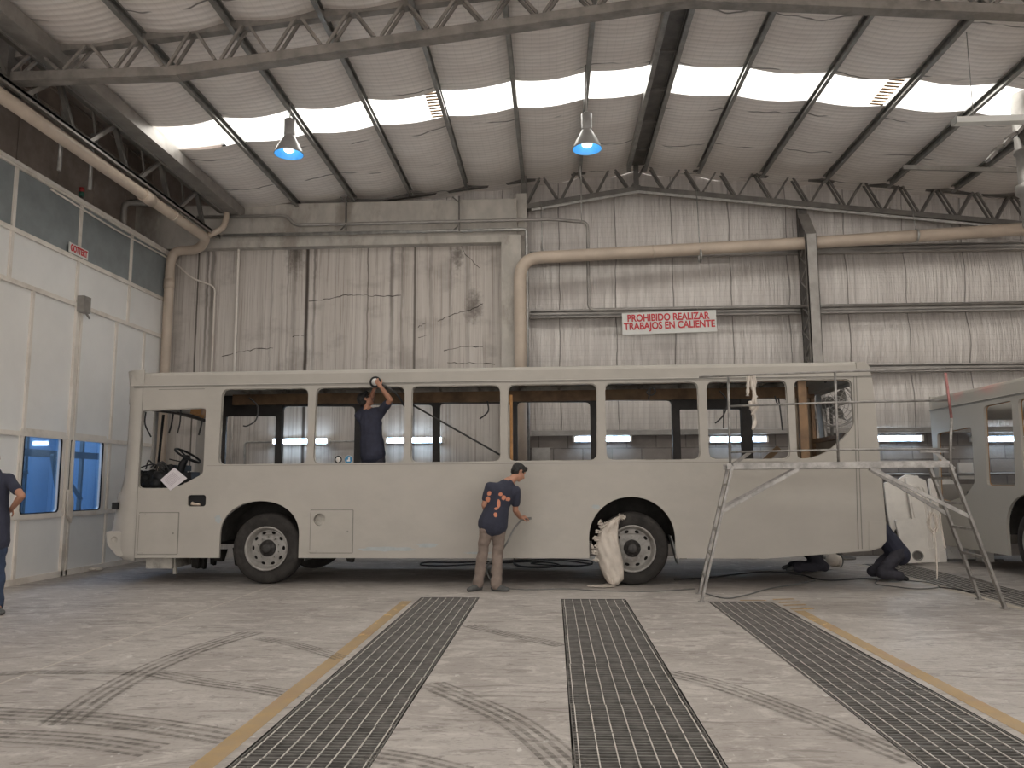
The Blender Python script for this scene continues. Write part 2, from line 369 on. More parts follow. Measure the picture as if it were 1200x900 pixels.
class G:
    def __init__(s): s.v = []; s.f = []; s.sm = []; s.uv = {}
    def add(s, vs, fs, smooth=False):
        n = len(s.v); s.v += [Vector(x) for x in vs]; s.f += [[i+n for i in f] for f in fs]; s.sm += [smooth]*len(fs); return s
    def box(s, a, b):
        x0, x1 = sorted((a[0], b[0])); y0, y1 = sorted((a[1], b[1])); z0, z1 = sorted((a[2], b[2]))
        return s.add([(x0, y0, z0), (x1, y0, z0), (x1, y1, z0), (x0, y1, z0), (x0, y0, z1), (x1, y0, z1), (x1, y1, z1), (x0, y1, z1)],
                     [(0, 3, 2, 1), (4, 5, 6, 7), (0, 1, 5, 4), (1, 2, 6, 5), (2, 3, 7, 6), (3, 0, 4, 7)])
    def beam(s, p, q, w, h, up=Vector((0, 0, 1))):
        p = Vector(p); q = Vector(q); a, u = frame_from(q-p, Vector(up))
        c = [a*(-w/2)-u*(h/2), a*(w/2)-u*(h/2), a*(w/2)+u*(h/2), a*(-w/2)+u*(h/2)]
        return s.add([p+k for k in c]+[q+k for k in c], [(3, 2, 1, 0), (4, 5, 6, 7), (0, 1, 5, 4), (1, 2, 6, 5), (2, 3, 7, 6), (3, 0, 4, 7)])
    def chan(s, p, q, w, h, t=.006, up=Vector((0, 0, 1)), open_side=1):
        # C section: web + two flanges
        p = Vector(p); q = Vector(q); a, u = frame_from(q-p, Vector(up))
        s.beam(p-a*(open_side*w/2), q-a*(open_side*w/2), t, h, up)
        s.beam(p+u*(h/2), q+u*(h/2), w, t, up); s.beam(p-u*(h/2), q-u*(h/2), w, t, up)
        s.beam(p+u*(h/2-.012)+a*(open_side*w/2), q+u*(h/2-.012)+a*(open_side*w/2), t, .024, up)
        s.beam(p-u*(h/2-.012)+a*(open_side*w/2), q-u*(h/2-.012)+a*(open_side*w/2), t, .024, up)
        return s
    def tube(s, pts, r, n=10, caps=True, closed=False):
        pts = [Vector(p) for p in pts]; m = len(pts); rr = r if isinstance(r, (list, tuple)) else [r]*m
        base = len(s.v); u = None
        for i, p in enumerate(pts):
            if closed: d = pts[(i+1) % m]-pts[i-1]
            else: d = pts[min(i+1, m-1)]-pts[max(i-1, 0)]
            if d.length < 1e-9: d = Vector((0, 0, 1))
            d.normalize()
            if u is None: a, u = frame_from(d)
            u = (u-d*u.dot(d))
            if u.length < 1e-6: u = frame_from(d)[1]
            u.normalize(); a = d.cross(u)
            for k in range(n):
                t = 2*math.pi*k/n; s.v.append(p+(a*math.cos(t)+u*math.sin(t))*rr[i])
        for i in range(m if closed else m-1):
            j = (i+1) % m
            for k in range(n):
                k2 = (k+1) % n
                s.f.append([base+i*n+k, base+i*n+k2, base+j*n+k2, base+j*n+k]); s.sm.append(True)
        if caps and not closed:
            s.f.append([base+k for k in range(n)][::-1]); s.sm.append(False)
            s.f.append([base+(m-1)*n+k for k in range(n)]); s.sm.append(False)
        return s
    def lathe(s, prof, c=(0, 0, 0), axis='Z', n=32, smooth=True):
        c = Vector(c); base = len(s.v); m = len(prof)
        for r, h in prof:
            for k in range(n):
                t = 2*math.pi*k/n; a, b = r*math.cos(t), r*math.sin(t)
                s.v.append(c+(Vector((a, b, h)) if axis == 'Z' else Vector((a, h, b)) if axis == 'Y' else Vector((h, a, b))))
        for i in range(m-1):
            for k in range(n):
                k2 = (k+1) % n
                s.f.append([base+i*n+k, base+i*n+k2, base+(i+1)*n+k2, base+(i+1)*n+k]); s.sm.append(smooth)
        return s
    def prism(s, outer, holes, fn, t0, t1, hole_walls=True):
        # polygon with holes; fn(u,v,t)->3D point ; t0 / t1 the two faces
        loops = [outer]+list(holes)
        tris = tessellate_polygon([[Vector((a, b, 0)) for a, b in L] for L in loops])
        flat = [p for L in loops for p in L]; n = len(flat); base = len(s.v)
        s.v += [Vector(fn(a, b, t0)) for a, b in flat]+[Vector(fn(a, b, t1)) for a, b in flat]
        for t in tris:
            s.f.append([base+i for i in t]); s.f.append([base+n+i for i in t][::-1]); s.sm += [False, False]
        k = 0
        for L in loops:
            m = len(L)
            for i in range(m):
                j = (i+1) % m; s.f.append([base+k+i, base+k+j, base+n+k+j, base+n+k+i]); s.sm.append(False)
            k += m
        return s
    def ball(s, c, r, n=12):
        c = Vector(c); rx = r if isinstance(r, (tuple, list)) else (r, r, r); base = len(s.v); m = n//2+1
        for i in range(m):
            th = math.pi*i/(m-1)
            for k in range(n):
                t = 2*math.pi*k/n
                s.v.append(c+Vector((rx[0]*math.sin(th)*math.cos(t), rx[1]*math.sin(th)*math.sin(t), rx[2]*math.cos(th))))
        for i in range(m-1):
            for k in range(n):
                k2 = (k+1) % n; s.f.append([base+i*n+k, base+(i+1)*n+k, base+(i+1)*n+k2, base+i*n+k2]); s.sm.append(True)
        return s
    def mesh(s, name, merge=True):
        me = bpy.data.meshes.new(name); me.from_pydata([tuple(v) for v in s.v], [], s.f)
        for p, q in zip(me.polygons, s.sm): p.use_smooth = q
        bm = bmesh.new(); bm.from_mesh(me)
        if merge: bmesh.ops.remove_doubles(bm, verts=bm.verts, dist=1e-5)
        bmesh.ops.recalc_face_normals(bm, faces=bm.faces)
        bm.to_mesh(me); bm.free(); return me
    def build(s, name, mat, parent=None, merge=True):
        return link(name, s.mesh(name, merge), parent, mat)

def rrect(x0, z0, x1, z1, r, n=4):
    pts = []
    for cx, cz, a in ((x1-r, z1-r, 0), (x0+r, z1-r, 90), (x0+r, z0+r, 180), (x1-r, z0+r, 270)):
        for i in range(n+1):
            t = R(a+90*i/n); pts.append((cx+r*math.cos(t), cz+r*math.sin(t)))
    return pts
def round_poly(pts, r, n=3):
    out = []; m = len(pts)
    for i in range(m):
        p = Vector(pts[i]); a = Vector(pts[i-1]); b = Vector(pts[(i+1) % m])
        d1 = (a-p); d2 = (b-p); rr = r if not isinstance(r, (list, tuple)) else r[i]
        k = min(rr, d1.length*.45, d2.length*.45)
        if k < 1e-4: out.append(tuple(p)); continue
        s = p+d1.normalized()*k; e = p+d2.normalized()*k
        for j in range(n+1):
            t = j/n; out.append(tuple(s*(1-t)**2+p*2*t*(1-t)+e*t*t))
    return out
def spline(pts, n=8):
    pts = [Vector(p) for p in pts]; out = []; m = len(pts)
    for i in range(m-1):
        p0 = pts[max(i-1, 0)]; p1 = pts[i]; p2 = pts[i+1]; p3 = pts[min(i+2, m-1)]
        for j in range(n):
            t = j/n
            out.append(.5*((2*p1)+(p2-p0)*t+(2*p0-5*p1+4*p2-p3)*t*t+(3*p1-p0-3*p2+p3)*t**3))
    out.append(pts[-1]); return out
def bent(pts, r, n=6):   # pipe path with rounded elbows
    pts = [Vector(p) for p in pts]; out = [pts[0]]
    for i in range(1, len(pts)-1):
        p = pts[i]; a = (pts[i-1]-p); b = (pts[i+1]-p); k = min(r, a.length*.48, b.length*.48)
        s = p+a.normalized()*k; e = p+b.normalized()*k
        for j in range(n+1):
            t = j/n; out.append(s*(1-t)**2+p*2*t*(1-t)+e*t*t)
    out.append(pts[-1]); return out
def text_obj(name, body, size, mat, parent, mw, extrude=.002, sx=1.0, font_bold=0):
    cu = bpy.data.curves.new(name, 'FONT'); cu.body = body; cu.size = size; cu.align_x = 'CENTER'; cu.align_y = 'CENTER'
    cu.extrude = extrude; cu.offset = font_bold; cu.space_line = .85
    tmp = bpy.data.objects.new(name+'_tmp', cu); COL.objects.link(tmp)
    dg = bpy.context.evaluated_depsgraph_get(); me = bpy.data.meshes.new_from_object(tmp.evaluated_get(dg))
    bpy.data.objects.remove(tmp); bpy.data.curves.remove(cu)
    me.transform(mw @ Matrix.Diagonal((sx, 1, 1, 1))); me.materials.clear()
    return link(name, me, parent, mat)
ORD = ['first', 'second', 'third', 'fourth', 'fifth', 'sixth', 'seventh', 'eighth', 'ninth', 'tenth', 'eleventh', 'twelfth', 'thirteenth']

# ================================================================== SETTING
PITS = [(-1.74, -.98, 10.44), (.08, .89, 10.34), (1.89, 2.66, 10.15), (5.44, 6.22, 14.62)]
PY0 = 2.4
g = G(); pg = G()
xs = sorted(set([-13.0, 14.5]+[a for p in PITS for a in p[:2]])); ys = sorted(set([-6.0, PY0, 18.0]+[p[2] for p in PITS]))
for i in range(len(xs)-1):
    for j in range(len(ys)-1):
        cx, cy = (xs[i]+xs[i+1])/2, (ys[j]+ys[j+1])/2
        if any(p[0] < cx < p[1] and PY0 < cy < p[2] for p in PITS): continue
        g.add([(xs[i], ys[j], 0), (xs[i+1], ys[j], 0), (xs[i+1], ys[j+1], 0), (xs[i], ys[j+1], 0)], [(0, 1, 2, 3)])
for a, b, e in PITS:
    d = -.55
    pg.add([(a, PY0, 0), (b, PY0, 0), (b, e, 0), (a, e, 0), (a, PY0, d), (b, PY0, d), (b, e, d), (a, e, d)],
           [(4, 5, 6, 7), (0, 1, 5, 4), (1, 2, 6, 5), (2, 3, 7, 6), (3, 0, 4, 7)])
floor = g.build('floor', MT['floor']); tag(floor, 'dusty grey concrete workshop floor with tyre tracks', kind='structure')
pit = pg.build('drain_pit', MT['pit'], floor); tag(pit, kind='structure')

# tyre tracks (dirt lying on the floor)
def ribbon(pts, w, z=.0012):
    pts = spline(pts, 10); me = bpy.data.meshes.new('tyre_track'); v = []; f = []; L = 0; uvs = []
    for i, p in enumerate(pts):
        d = (pts[min(i+1, len(pts)-1)]-pts[max(i-1, 0)]); d.z = 0; d.normalize(); s = Vector((-d.y, d.x, 0))*w/2
        if i: L += (pts[i]-pts[i-1]).length
        v += [(p.x+s.x, p.y+s.y, z), (p.x-s.x, p.y-s.y, z)]; uvs += [(0, L), (1, L)]
        if i: k = 2*i; f.append((k-2, k-1, k+1, k))
    me.from_pydata(v, [], f); ul = me.uv_layers.new()
    for l in me.loops: ul.data[l.index].uv = uvs[l.vertex_index]
    return me
tz = 0
for pts, w in [([(70, 850), (120, 815), (175, 785), (235, 760), (298, 741)], .30), ([(-20, 836), (80, 841), (170, 850), (275, 866)], .30),
               ([(-20, 862), (90, 868), (180, 880)], .28), ([(180, 789), (240, 800), (300, 808), (352, 817)], .22),
               ([(503, 802), (555, 824), (610, 852), (672, 905)], .27), ([(548, 733), (600, 745), (660, 757)], .20),
               ([(784, 789), (850, 806), (950, 842), (1075, 893)], .26), ([(430, 885), (480, 893), (540, 908)], .26), ([(0, 790), (60, 788), (160, 789)], .16),
               ([(300, 748), (350, 757), (400, 772)], .18)]:
    tz += .0003
    tr = link('tyre_track', ribbon([onZ(*p) for p in pts], w, .0008+tz), floor, MT['track']); tag(tr, kind='structure')
# yellow lines
def flat_strip(name, quads, mat, z=.0035):
    g = G()
    for q in quads: g.add([(x, y, z) for x, y in q], [(0, 1, 2, 3)])
    return g.build(name, mat)
o = flat_strip('yellow_floor_line', [[(-1.93, 2.4), (-1.80, 2.4), (-1.80, 10.1), (-1.93, 10.1)]], MT['yellow']); tag(o, 'worn yellow painted line left of the left grating', kind='structure')
o = flat_strip('yellow_floor_line', [[(2.72, 2.4), (2.85, 2.4), (2.85, 9.45), (2.72, 9.45)]]+[[(2.72, y), (3.0, y+.06), (3.0, y+.17), (2.72, y+.1)] for y in (9.5, 9.78, 10.0, 10.25)]+[[(2.3, 10.2), (2.62, 10.2), (2.62, 10.27), (2.3, 10.27)]], MT['yellow']); tag(o, 'worn yellow painted line right of the right grating', kind='structure')
MT['cream'] = simple('pale_line_paint', (.42, .37, .31), .7, 0, .15, 5)
o = flat_strip('pale_floor_line', [[(5.30, 2.4), (5.42, 2.4), (5.42, 14.6), (5.30, 14.6)]], MT['cream']); tag(o, 'pale worn edging line beside the far right grating', kind='structure')

# gratings
def grating(w, l):
    root = thing('floor_grating', '', 'floor grating', (0, 0, 0), local=True)
    b = G(); n = int(l/.048)
    for i in range(n):
        y = -l/2+(i+.5)*l/n; b.box((-w/2+.006, y-.006, -.034), (w/2-.006, y+.006, -.004))
    b.build('bearing_bars', MT['grating'], root)
    r = G(); k = 8
    for i in range(k):
        x = -w/2+.028+i*(w-.056)/(k-1); r.beam((x, -l/2+.004, -.003), (x, l/2-.004, -.003), .007, .006)
    r.build('cross_rods', MT['rod'], root)
    f = G()
    for s in (-1, 1):
        f.box((s*w/2, -l/2, -.036), (s*(w/2-.007), l/2, 0)); f.box((-w/2, s*l/2, -.036), (w/2, s*(l/2-.005), -.002))
    f.build('frame', MT['grating'], root)
    return root
PITN = ['left', 'middle', 'right', 'far right']
for k, (a, b, e) in enumerate(PITS):
    w = b-a-.02; l = .6; first = None
    y = e-l/2-.005; i = 0
    ymin = (3.6, 3.6, 3.6, 8.9)[k]
    while y > ymin:
        lab = 'steel bar floor grating panel, %s from the far end of the %s pit' % (ORD[i], PITN[k])
        if first is None:
            first = grating(w, l-.006); o = first
        else: o = dup(first)
        o.location = ((a+b)/2+random.uniform(-.004, .004), y, random.uniform(-.003, .001)); o.rotation_euler = (0, 0, random.uniform(-.004, .004))
        tag(o, lab, None, 'gratings over the %s pit' % PITN[k]); y -= l; i += 1

# walls
YC = 16.0
g = G().box((-12.5, YC, 0), (-.62, YC+.12, 7.3))
o = g.build('wall_back', MT['concrete']); tag(o, 'stained precast concrete back wall', kind='structure')
g = G().box((-12.5, 15.78, 6.40), (-.70, YC, 7.33))
b = g.build('trim_1', MT['concrete_p']); tag(b, 'grey concrete beam across the top of the stained wall', kind='structure')
# wall cracks, as shallow dark gaps
g = G()
for pts in [[(362, 352), (380, 351), (398, 347), (418, 345), (440, 347), (470, 346)], [(260, 417), (280, 413), (300, 409), (320, 408)], [(343, 394), (356, 393)], [(513, 376), (530, 369), (548, 364), (566, 356)], [(520, 411), (540, 407), (566, 406)], [(539, 285), (545, 298), (562, 314)], [(524, 426), (550, 425), (580, 427)], [(490, 383), (500, 378)], [(490, 395), (500, 393)]]:
    p = [onY(x, y, YC-.004) for x, y in pts]; q = []
    for i in range(len(p)-1):
        for j in range(6):
            t = j/6; v = p[i].lerp(p[i+1], t); v.z += random.uniform(-.018, .018); q.append(v)
    q.append(p[-1]); g.tube(q, [random.uniform(.003, .009) for _ in q], 5)
MT['crack'] = simple('crack_shadow', (.05, .04, .034), .9)
c = g.build('wall_cracks', MT['crack'], bpy.data.objects['wall_back']); tag(c, kind='structure')
g = G().box((-1.02, 15.68, 0), (-.62, 16.3, 6.52))
o = g.build('trim_2', MT['concrete_p']); tag(o, 'rough concrete column between the two walls', kind='structure')
g = G().box((-.72, 15.95, 0), (-.50, 16.35, 7.5)); o = g.build('trim_3', MT['concrete_p']); tag(o, 'brownish post behind the concrete column', kind='structure')

# foil wall with bulging blanket between girts
GZ = [2.46, 3.74, 4.97, 6.24]
def bulge(z):
    ed = [2.3]+GZ[1:]+[8.6]
    for a, b in zip(ed, ed[1:]):
        if a <= z <= b: return math.sin(math.pi*(z-a)/(b-a))
    return 0
g = G(); nx, nz = 150, 60; vs = []; x0, x1, z0, z1 = -12.5, 14.2, 2.2, 8.5
for j in range(nz+1):
    for i in range(nx+1):
        x = x0+(x1-x0)*i/nx; z = z0+(z1-z0)*j/nz
        vs.append((x, 16.5-.07*bulge(z)-.03*noise.noise(Vector((x*1.6, 0, z*.5))), z))
g.add(vs, [(j*(nx+1)+i, j*(nx+1)+i+1, (j+1)*(nx+1)+i+1, (j+1)*(nx+1)+i) for j in range(nz) for i in range(nx)], True)
o = g.build('wall_back_foil', MT['foil'], merge=False); tag(o, 'silvery foil blanket wall above the blockwork', kind='structure')
o = G().box((-.62, 16.3, 0), (14.2, 16.6, 2.42)).build('wall_back_lower', MT['block']); tag(o, 'grey blockwork lower wall behind the bus', kind='structure')
MT['darkwall'] = simple('dim_brown_wall', (.33, .275, .24), .85, 0, .2, 1.5, .1, (1, 1, 1), ((.17, .14, .12), .5))
g = G().box((-12.6, -2, 0), (-12.5, 16.5, 8.6)); o = g.build('wall_left', MT['darkwall']); tag(o, 'dim brown wall beyond the booth', kind='structure')
g = G().box((14.2, 3, 0), (14.3, 16.6, 7.2)); o = g.build('wall_right', MT['darkwall']); tag(o, 'far right hall wall', kind='structure')

# ceiling
XR, ZR = 1.81, 7.97
def zl(x): return ZR-.1*(XR-x) if x < XR else ZR-.105*(x-XR)
LP = [XR-1.19*k for k in range(0, 8)]; RP = [XR+1.28*k for k in range(0, 11)]
SKY = [(11.98, 12.88), (5.9, 6.8), (-.2, .7)]
YB = [(-4, -.2), (.7, 5.9), (6.8, 11.98), (12.88, 16.45)]
g = G()
for pur in (LP, RP):
    for a, b in zip(pur, pur[1:]):
        for (ya, yb) in YB:
            n, m = 8, max(4, int((yb-ya)/.12)); vs = []
            for j in range(m+1):
                y = ya+(yb-ya)*j/m
                for i in range(n+1):
                    t = i/n; x = a+(b-a)*t
                    sag = (.06+.03*noise.noise(Vector((a*3, y*.6, 0))))*math.sin(math.pi*t)
                    qu = .018*abs(math.sin(math.pi*(y+.35*noise.noise(Vector((a, y*.3, 3))))/1.45))*math.sin(math.pi*t)
                    vs.append((x, y, zl(x)+.155-sag-qu))
            g.add(vs, [(j*(n+1)+i, j*(n+1)+i+1, (j+1)*(n+1)+i+1, (j+1)*(n+1)+i) for j in range(m) for i in range(n)], True)
o = g.build('ceiling', MT['roof']); tag(o, 'sagging grey insulation blanket under the pitched roof', kind='structure')
# adjoining darker lower bay over the booth
g = G().box((-12.6, -4, 8.5), (-6.85, 16.5, 8.6)).box((-6.89, -4, 7.42), (-6.85, 16.5, 8.6)).box((-12.6, 16.4, 7.2), (-6.86, 16.5, 8.6)); o = g.build('ceiling_side', MT['darkwall']); tag(o, 'dark ceiling of the side bay above the booth', kind='structure')  # upright sheet at the roof edge added to keep sky light out
g = G()
for k in range(8):
    g.box((-8.9, 16.45-k*1.1, 6.3), (-8.82, 15.37-k*1.1, 9.0)); g.box((-8.84, 16.43-k*1.1, 7.7), (-8.78, 16.38-k*1.1, 9.0))
for z in (7.75, 8.1, 8.45, 8.8): g.box((-8.84, 7, z), (-8.79, 16.4, z+.035))
o = g.build('wall_left_upper', MT['darkwall']); tag(o, 'brown panelled upper wall above the booth', kind='structure')
n = 0
for (ya, yb) in SKY:
    for side, pur in (('left', LP), ('right', RP)):
        n += 1; g = G(); a, b = pur[0], pur[-1]; m = 200
        vs = []
        for i in range(m+1):
            x = a+(b-a)*i/m; vs += [(x, ya-.05, zl(x)+.165), (x, yb+.05, zl(x)+.165)]
        g.add(vs, [(2*i, 2*i+1, 2*i+3, 2*i+2) for i in range(m)])
        o = g.build('window_%d' % n, MT['sky']); tag(o, 'bright translucent skylight strip on the %s roof slope' % side, kind='structure')
# cut insulation ends over the skylight (brown battens)
MT['batten'] = simple('brown_lath', (.30, .20, .12), .8, 0, .3, 8)
for (xa, xb, yy0, yy1, nm) in [(-2.02, -1.80, 11.98, 12.88, 'left'), (5.35, 5.58, 11.98, 12.88, 'right')]:
    g = G(); k = 9
    for i in range(k):
        y = yy0+(i+.5)*(yy1-yy0)/k; g.beam((xa, y, zl(xa)+.14), (xb, y+.01, zl(xb)+.14), .045, .012)
    o = g.build('lath_patch', MT['batten']); tag(o, 'brown slatted patch across the %s skylight strip' % nm, 'roof patch')

# purlins
def purlin(x, lab, side, ya=-4, yb=15.95):
    g = G(); z = zl(x)+.07; g.chan((x, ya, z), (x, yb, z), .06, .14, .006, open_side=side)
    o = g.build('roof_purlin', MT['steel_l']); tag(o, lab, 'roof beam', 'purlins under the roof'); return o
for k, x in enumerate(LP):
    if k == 0: continue
    purlin(x, 'long steel roof purlin, %s one left of the ridge' % ORD[k-1], 1)
for k, x in enumerate(RP):
    if k == 0: continue
    if k > 7: continue
    purlin(x, 'long steel roof purlin, %s one right of the ridge' % ORD[k-1], -1)
root = thing('ridge_beam', 'double steel ridge beam with dark gap at the roof apex', 'roof beam', (XR, 6, 7.9))
for s in (-1, 1):
    g = G(); g.chan((XR+s*.17, -4, 7.99), (XR+s*.17, 15.95, 7.99), .07, .16, .006, open_side=-s); g.build('channel', MT['steel_l'], root)
g = G().box((XR-.16, -4, 8.05), (XR+.16, 15.95, 8.10))
for i in range(16): g.beam((XR-.15, -3+i*1.2, 7.98), (XR+.15, -3+i*1.2, 7.98), .04, .04)
g.build('ridge_cap', MT['steel'], root)

# trusses
def truss(name, label, Y, top, bot, pitch, ch, xa, xb, mat, two=True):
    root = thing(name, label, 'roof truss', ((xa+xb)/2, Y, 6.5), group='roof trusses')
    def at(L, x):
        for (x0, z0), (x1, z1) in zip(L, L[1:]):
            if x0 <= x <= x1: return z0+(z1-z0)*(x-x0)/(x1-x0)
        return L[-1][1]
    for nm, L in (('top_chord', top), ('bottom_chord', bot)):
        g = G()
        for (x0, z0), (x1, z1) in zip(L, L[1:]):
            g.beam((x0-.03, Y, z0), (x1+.03, Y, z1), .006, ch)
            for s in (-1, 1): g.beam((x0-.01, Y+.055, z0+s*ch/2), (x1+.01, Y+.055, z1+s*ch/2), .12, .006)
            if nm == 'bottom_chord': g.beam((x0-.03, Y-.03, z0-.002), (x1+.03, Y-.03, z1+.001), .05, ch*.96)
        if nm == 'bottom_chord':
            for (x0, z0) in L[1:-1]: g.box((x0-.05, Y-.062, z0-ch*.53), (x0+.05, Y+.118, z0+ch*.53))
        g.build(nm, mat, root)
    g = G(); x = xa; up = False; n = int((xb-xa)/(pitch/2))
    for i in range(n):
        x2 = x+pitch/2
        za, zb = (at(bot, x)+ch/2, at(top, x2)-ch/2) if i % 2 == 0 else (at(top, x)-ch/2, at(bot, x2)+ch/2)
        g.beam((x+.04, Y-.045, za), (x2-.04, Y-.045, zb), .035, .035, (0, 1, 0))
        if two: g.beam((x+.04, Y+.09, za), (x2-.04, Y+.09, zb), .035, .035, (0, 1, 0))
        x = x2
    g.beam((XR, Y-.02, at(bot, XR)), (XR, Y-.02, at(top, XR)), .10, .10, (0, 1, 0))
    g.build('web_bars', mat, root); return root
truss('roof_truss', 'dark steel lattice truss crossing the top of the hall, nearest one', 9.5,
      [(-7.15, 7.17), (XR, 8.06), (12, 7.0)], [(-7.15, 6.82), (-4.88, 6.82), (XR, 7.60), (12, 6.75)], .70, .13, -7.1, 12, MT['steel_n'])
truss('roof_truss', 'dark steel lattice truss set against the foil wall', 16.12,
      [(-6.9, 7.15), (-.55, 7.90), (1.84, 8.18), (10.6, 7.17)], [(-6.9, 6.6), (-.55, 7.25), (1.84, 7.60), (10.6, 6.52)], .74, .11, -.55, 10.3, MT['steel'])
g = G().box((-.62, 15.98, 6.5), (-.50, 16.2, 8.0)); o = g.build('truss_post', MT['steel']); tag(o, 'short dark steel post at the left end of the wall truss', 'post')
g = G().beam((-.4, 16.05, 7.17), (1.84, 16.05, 7.51), .03, .05).beam((1.84, 16.05, 7.51), (10.4, 16.05, 6.42), .03, .05)
o = g.build('truss_rail', MT['galv']); tag(o, 'thin bright rail fixed beneath the wall truss', 'rail')

# lattice column
root = thing('lattice_column', 'grey steel lattice column with zigzag lacing before foil wall', 'column', (5.25, 15.9, 0))
pa, pb = onY(944.4, 274, 15.62), onY(954.6, 274, 15.62); cxl, cxr = pa.x, pb.x+.04
zt = pa.z
g = G().box((cxl, 15.62, 0), (cxr, 15.66, zt)); g.box((cxl, 15.62, 0), (cxl+.012, 15.74, zt)); g.box((cxr-.012, 15.62, 0), (cxr, 15.74, zt))
g.beam(((cxl+cxr)/2, 15.64, zt), ((cxl+cxr)/2, 16.06, zt+.55), cxr-cxl, .03); g.build('front_flange', MT['girt'], root)
g = G().box((cxl, 16.12, 0), (cxr, 16.16, 7.1)); g.box((cxl, 16.04, 0), (cxl+.012, 16.16, 7.1)); g.build('back_flange', MT['steel'], root)
g = G(); z = .05; i = 0
while z < zt-.25:
    ya, yb = (15.68, 16.08) if i % 2 == 0 else (16.08, 15.68)
    for xx in (cxl+.012, cxr-.012): g.beam((xx, ya, z), (xx, yb, z+.26), .02, .035, (1, 0, 0))
    z += .26; i += 1
g.build('lacing', MT['girt'], root)
# girts
for z, lab in [(6.24, 'topmost, behind the beige pipe'), (4.97, 'second from the top, behind the red lettered sign'), (3.74, 'third from the top, just above the bus roof'), (2.47, 'lowest, along the top of the blockwork')]:
    g = G(); Yg = 16.28 if z > 2.5 else 16.2
    g.chan((-.45, Yg, z), (13.9, Yg, z), .12, .16 if z > 2.5 else .10, .006)
    g.box((-.45, Yg-.055, z-.02), (13.9, Yg-.05, z+.02))
    o = g.build('wall_girt', MT['girt']); tag(o, 'horizontal steel wall girt, '+lab, 'wall rail', 'girts across the foil wall')

# eave gutter, lattice girder, column over the booth
g = G().box((-6.78, -2, 7.06), (-6.47, 15.75, 7.12)).box((-6.50, -2, 7.03), (-6.44, 15.75, 7.24)).box((-6.78, -2, 7.04), (-6.74, 15.75, 7.4))
o = g.build('eave_gutter', MT['girt']); tag(o, 'wide steel eave gutter beam running back above the booth', 'roof beam')
root = thing('eave_girder', 'dark lattice girder under the eave gutter above the booth', 'roof truss', (-7.0, 12, 6.5), group='roof trusses')
g = G().beam((-6.90, 6, 7.16), (-6.90, 15.7, 7.16), .12, .07); g.build('top_chord', MT['steel'], root)
g = G().beam((-6.97, 6, 6.62), (-6.97, 15.7, 6.62), .11, .05); g.beam((-6.92, 6, 6.60), (-6.92, 15.7, 6.60), .01, .08); g.build('bottom_chord', MT['girt'], root)
y = 6.7
while y < 15.3:
    G().beam((-6.95, y, 6.64), (-6.90, y+.55, 7.14), .06, .05, (1, 0, 0)).build('diagonal_bar', MT['girt'], root)
    G().beam((-6.98, y+1.05, 6.64), (-6.93, y+.62, 7.14), .07, .07, (1, 0, 0)).build('web_bar', MT['steel'], root); G().beam((-7.02, y+.35, 6.60), (-6.95, y+.02, 7.14), .03, .03, (1, 0, 0)).build('web_bar', MT['steel'], root); y += 1.45
g = G().box((-7.42, 9.38, 6.53), (-7.08, 9.62, 7.7)).box((-7.44, 9.34, 6.6), (-7.06, 9.66, 6.64)); o = g.build('steel_post', MT['steel']); tag(o, 'short dark steel post at the left end of the nearest truss', 'post')

# ---------------------------------------------------------------- pipes
def pipe(name, label, pts, r, mat, bend=.12, n=12, cat='pipe', parts=None, group=None):
    pts = bent(pts, bend)
    g = G().tube(pts, r, n)
    if parts is None:
        o = g.build(name, mat); return tag(o, label, cat, group)
    root = thing(name, label, cat, tuple(pts[0])); g.build('pipe_run', mat, root)
    for p, d, L, rr in parts:
        d = Vector(d).normalized(); p = Vector(p); G().tube([p-d*L/2, p+d*L/2], rr, 16).build('coupling', mat, root)
    return root
PX_ = -7.05
a = onX(0, 104, PX_); e = onX(258, 288, PX_)
pipe('drain_pipe', 'thick beige drain pipe running back above the booth', [(PX_, 6.5, 6.45), (PX_, 11.0, 6.46), (PX_, 15.35, 6.47), (PX_-.25, 15.55, 6.30), (-7.85, 15.6, 6.30), (-7.93, 15.62, 6.0), (-7.93, 15.62, 0)],
     .095, MT['pvc'], .28, 16, parts=[((PX_, 12.95, 6.465), (0, 1, 0), .32, .112), ((PX_, 13.9, 6.467), (0, 1, 0), .05, .108), ((-7.93, 15.62, 5.6), (0, 0, 1), .2, .11)])
pipe('drain_branch', 'short beige branch pipe rising from the thick drain pipe', [(PX_+.02, 15.3, 6.50), (-6.75, 15.45, 6.72), (-6.72, 15.5, 6.98), (-6.72, 15.5, 7.08)], .06, MT['pvc'], .1)
# right beige pipe
p0 = onY(610, 430, 15.55); p1 = onY(610, 303, 15.55); p1.x = p0.x
pr = [Vector((p0.x, 15.55, .02)), Vector((p0.x, 15.55, p1.z)), onY(945, 285, 15.85), onY(1215, 267.5, 15.6)]
pr[1].z = p1.z
pipe('drain_pipe', 'thick beige pipe crossing the foil wall and dropping behind the bus', pr, .125, MT['pvc'], .42, 18,
     parts=[(onY(765, 294.7, 15.69), (1, 0, .03), .04, .130), (onY(1040, 278.6, 15.77), (1, 0, .03), .04, .130)])
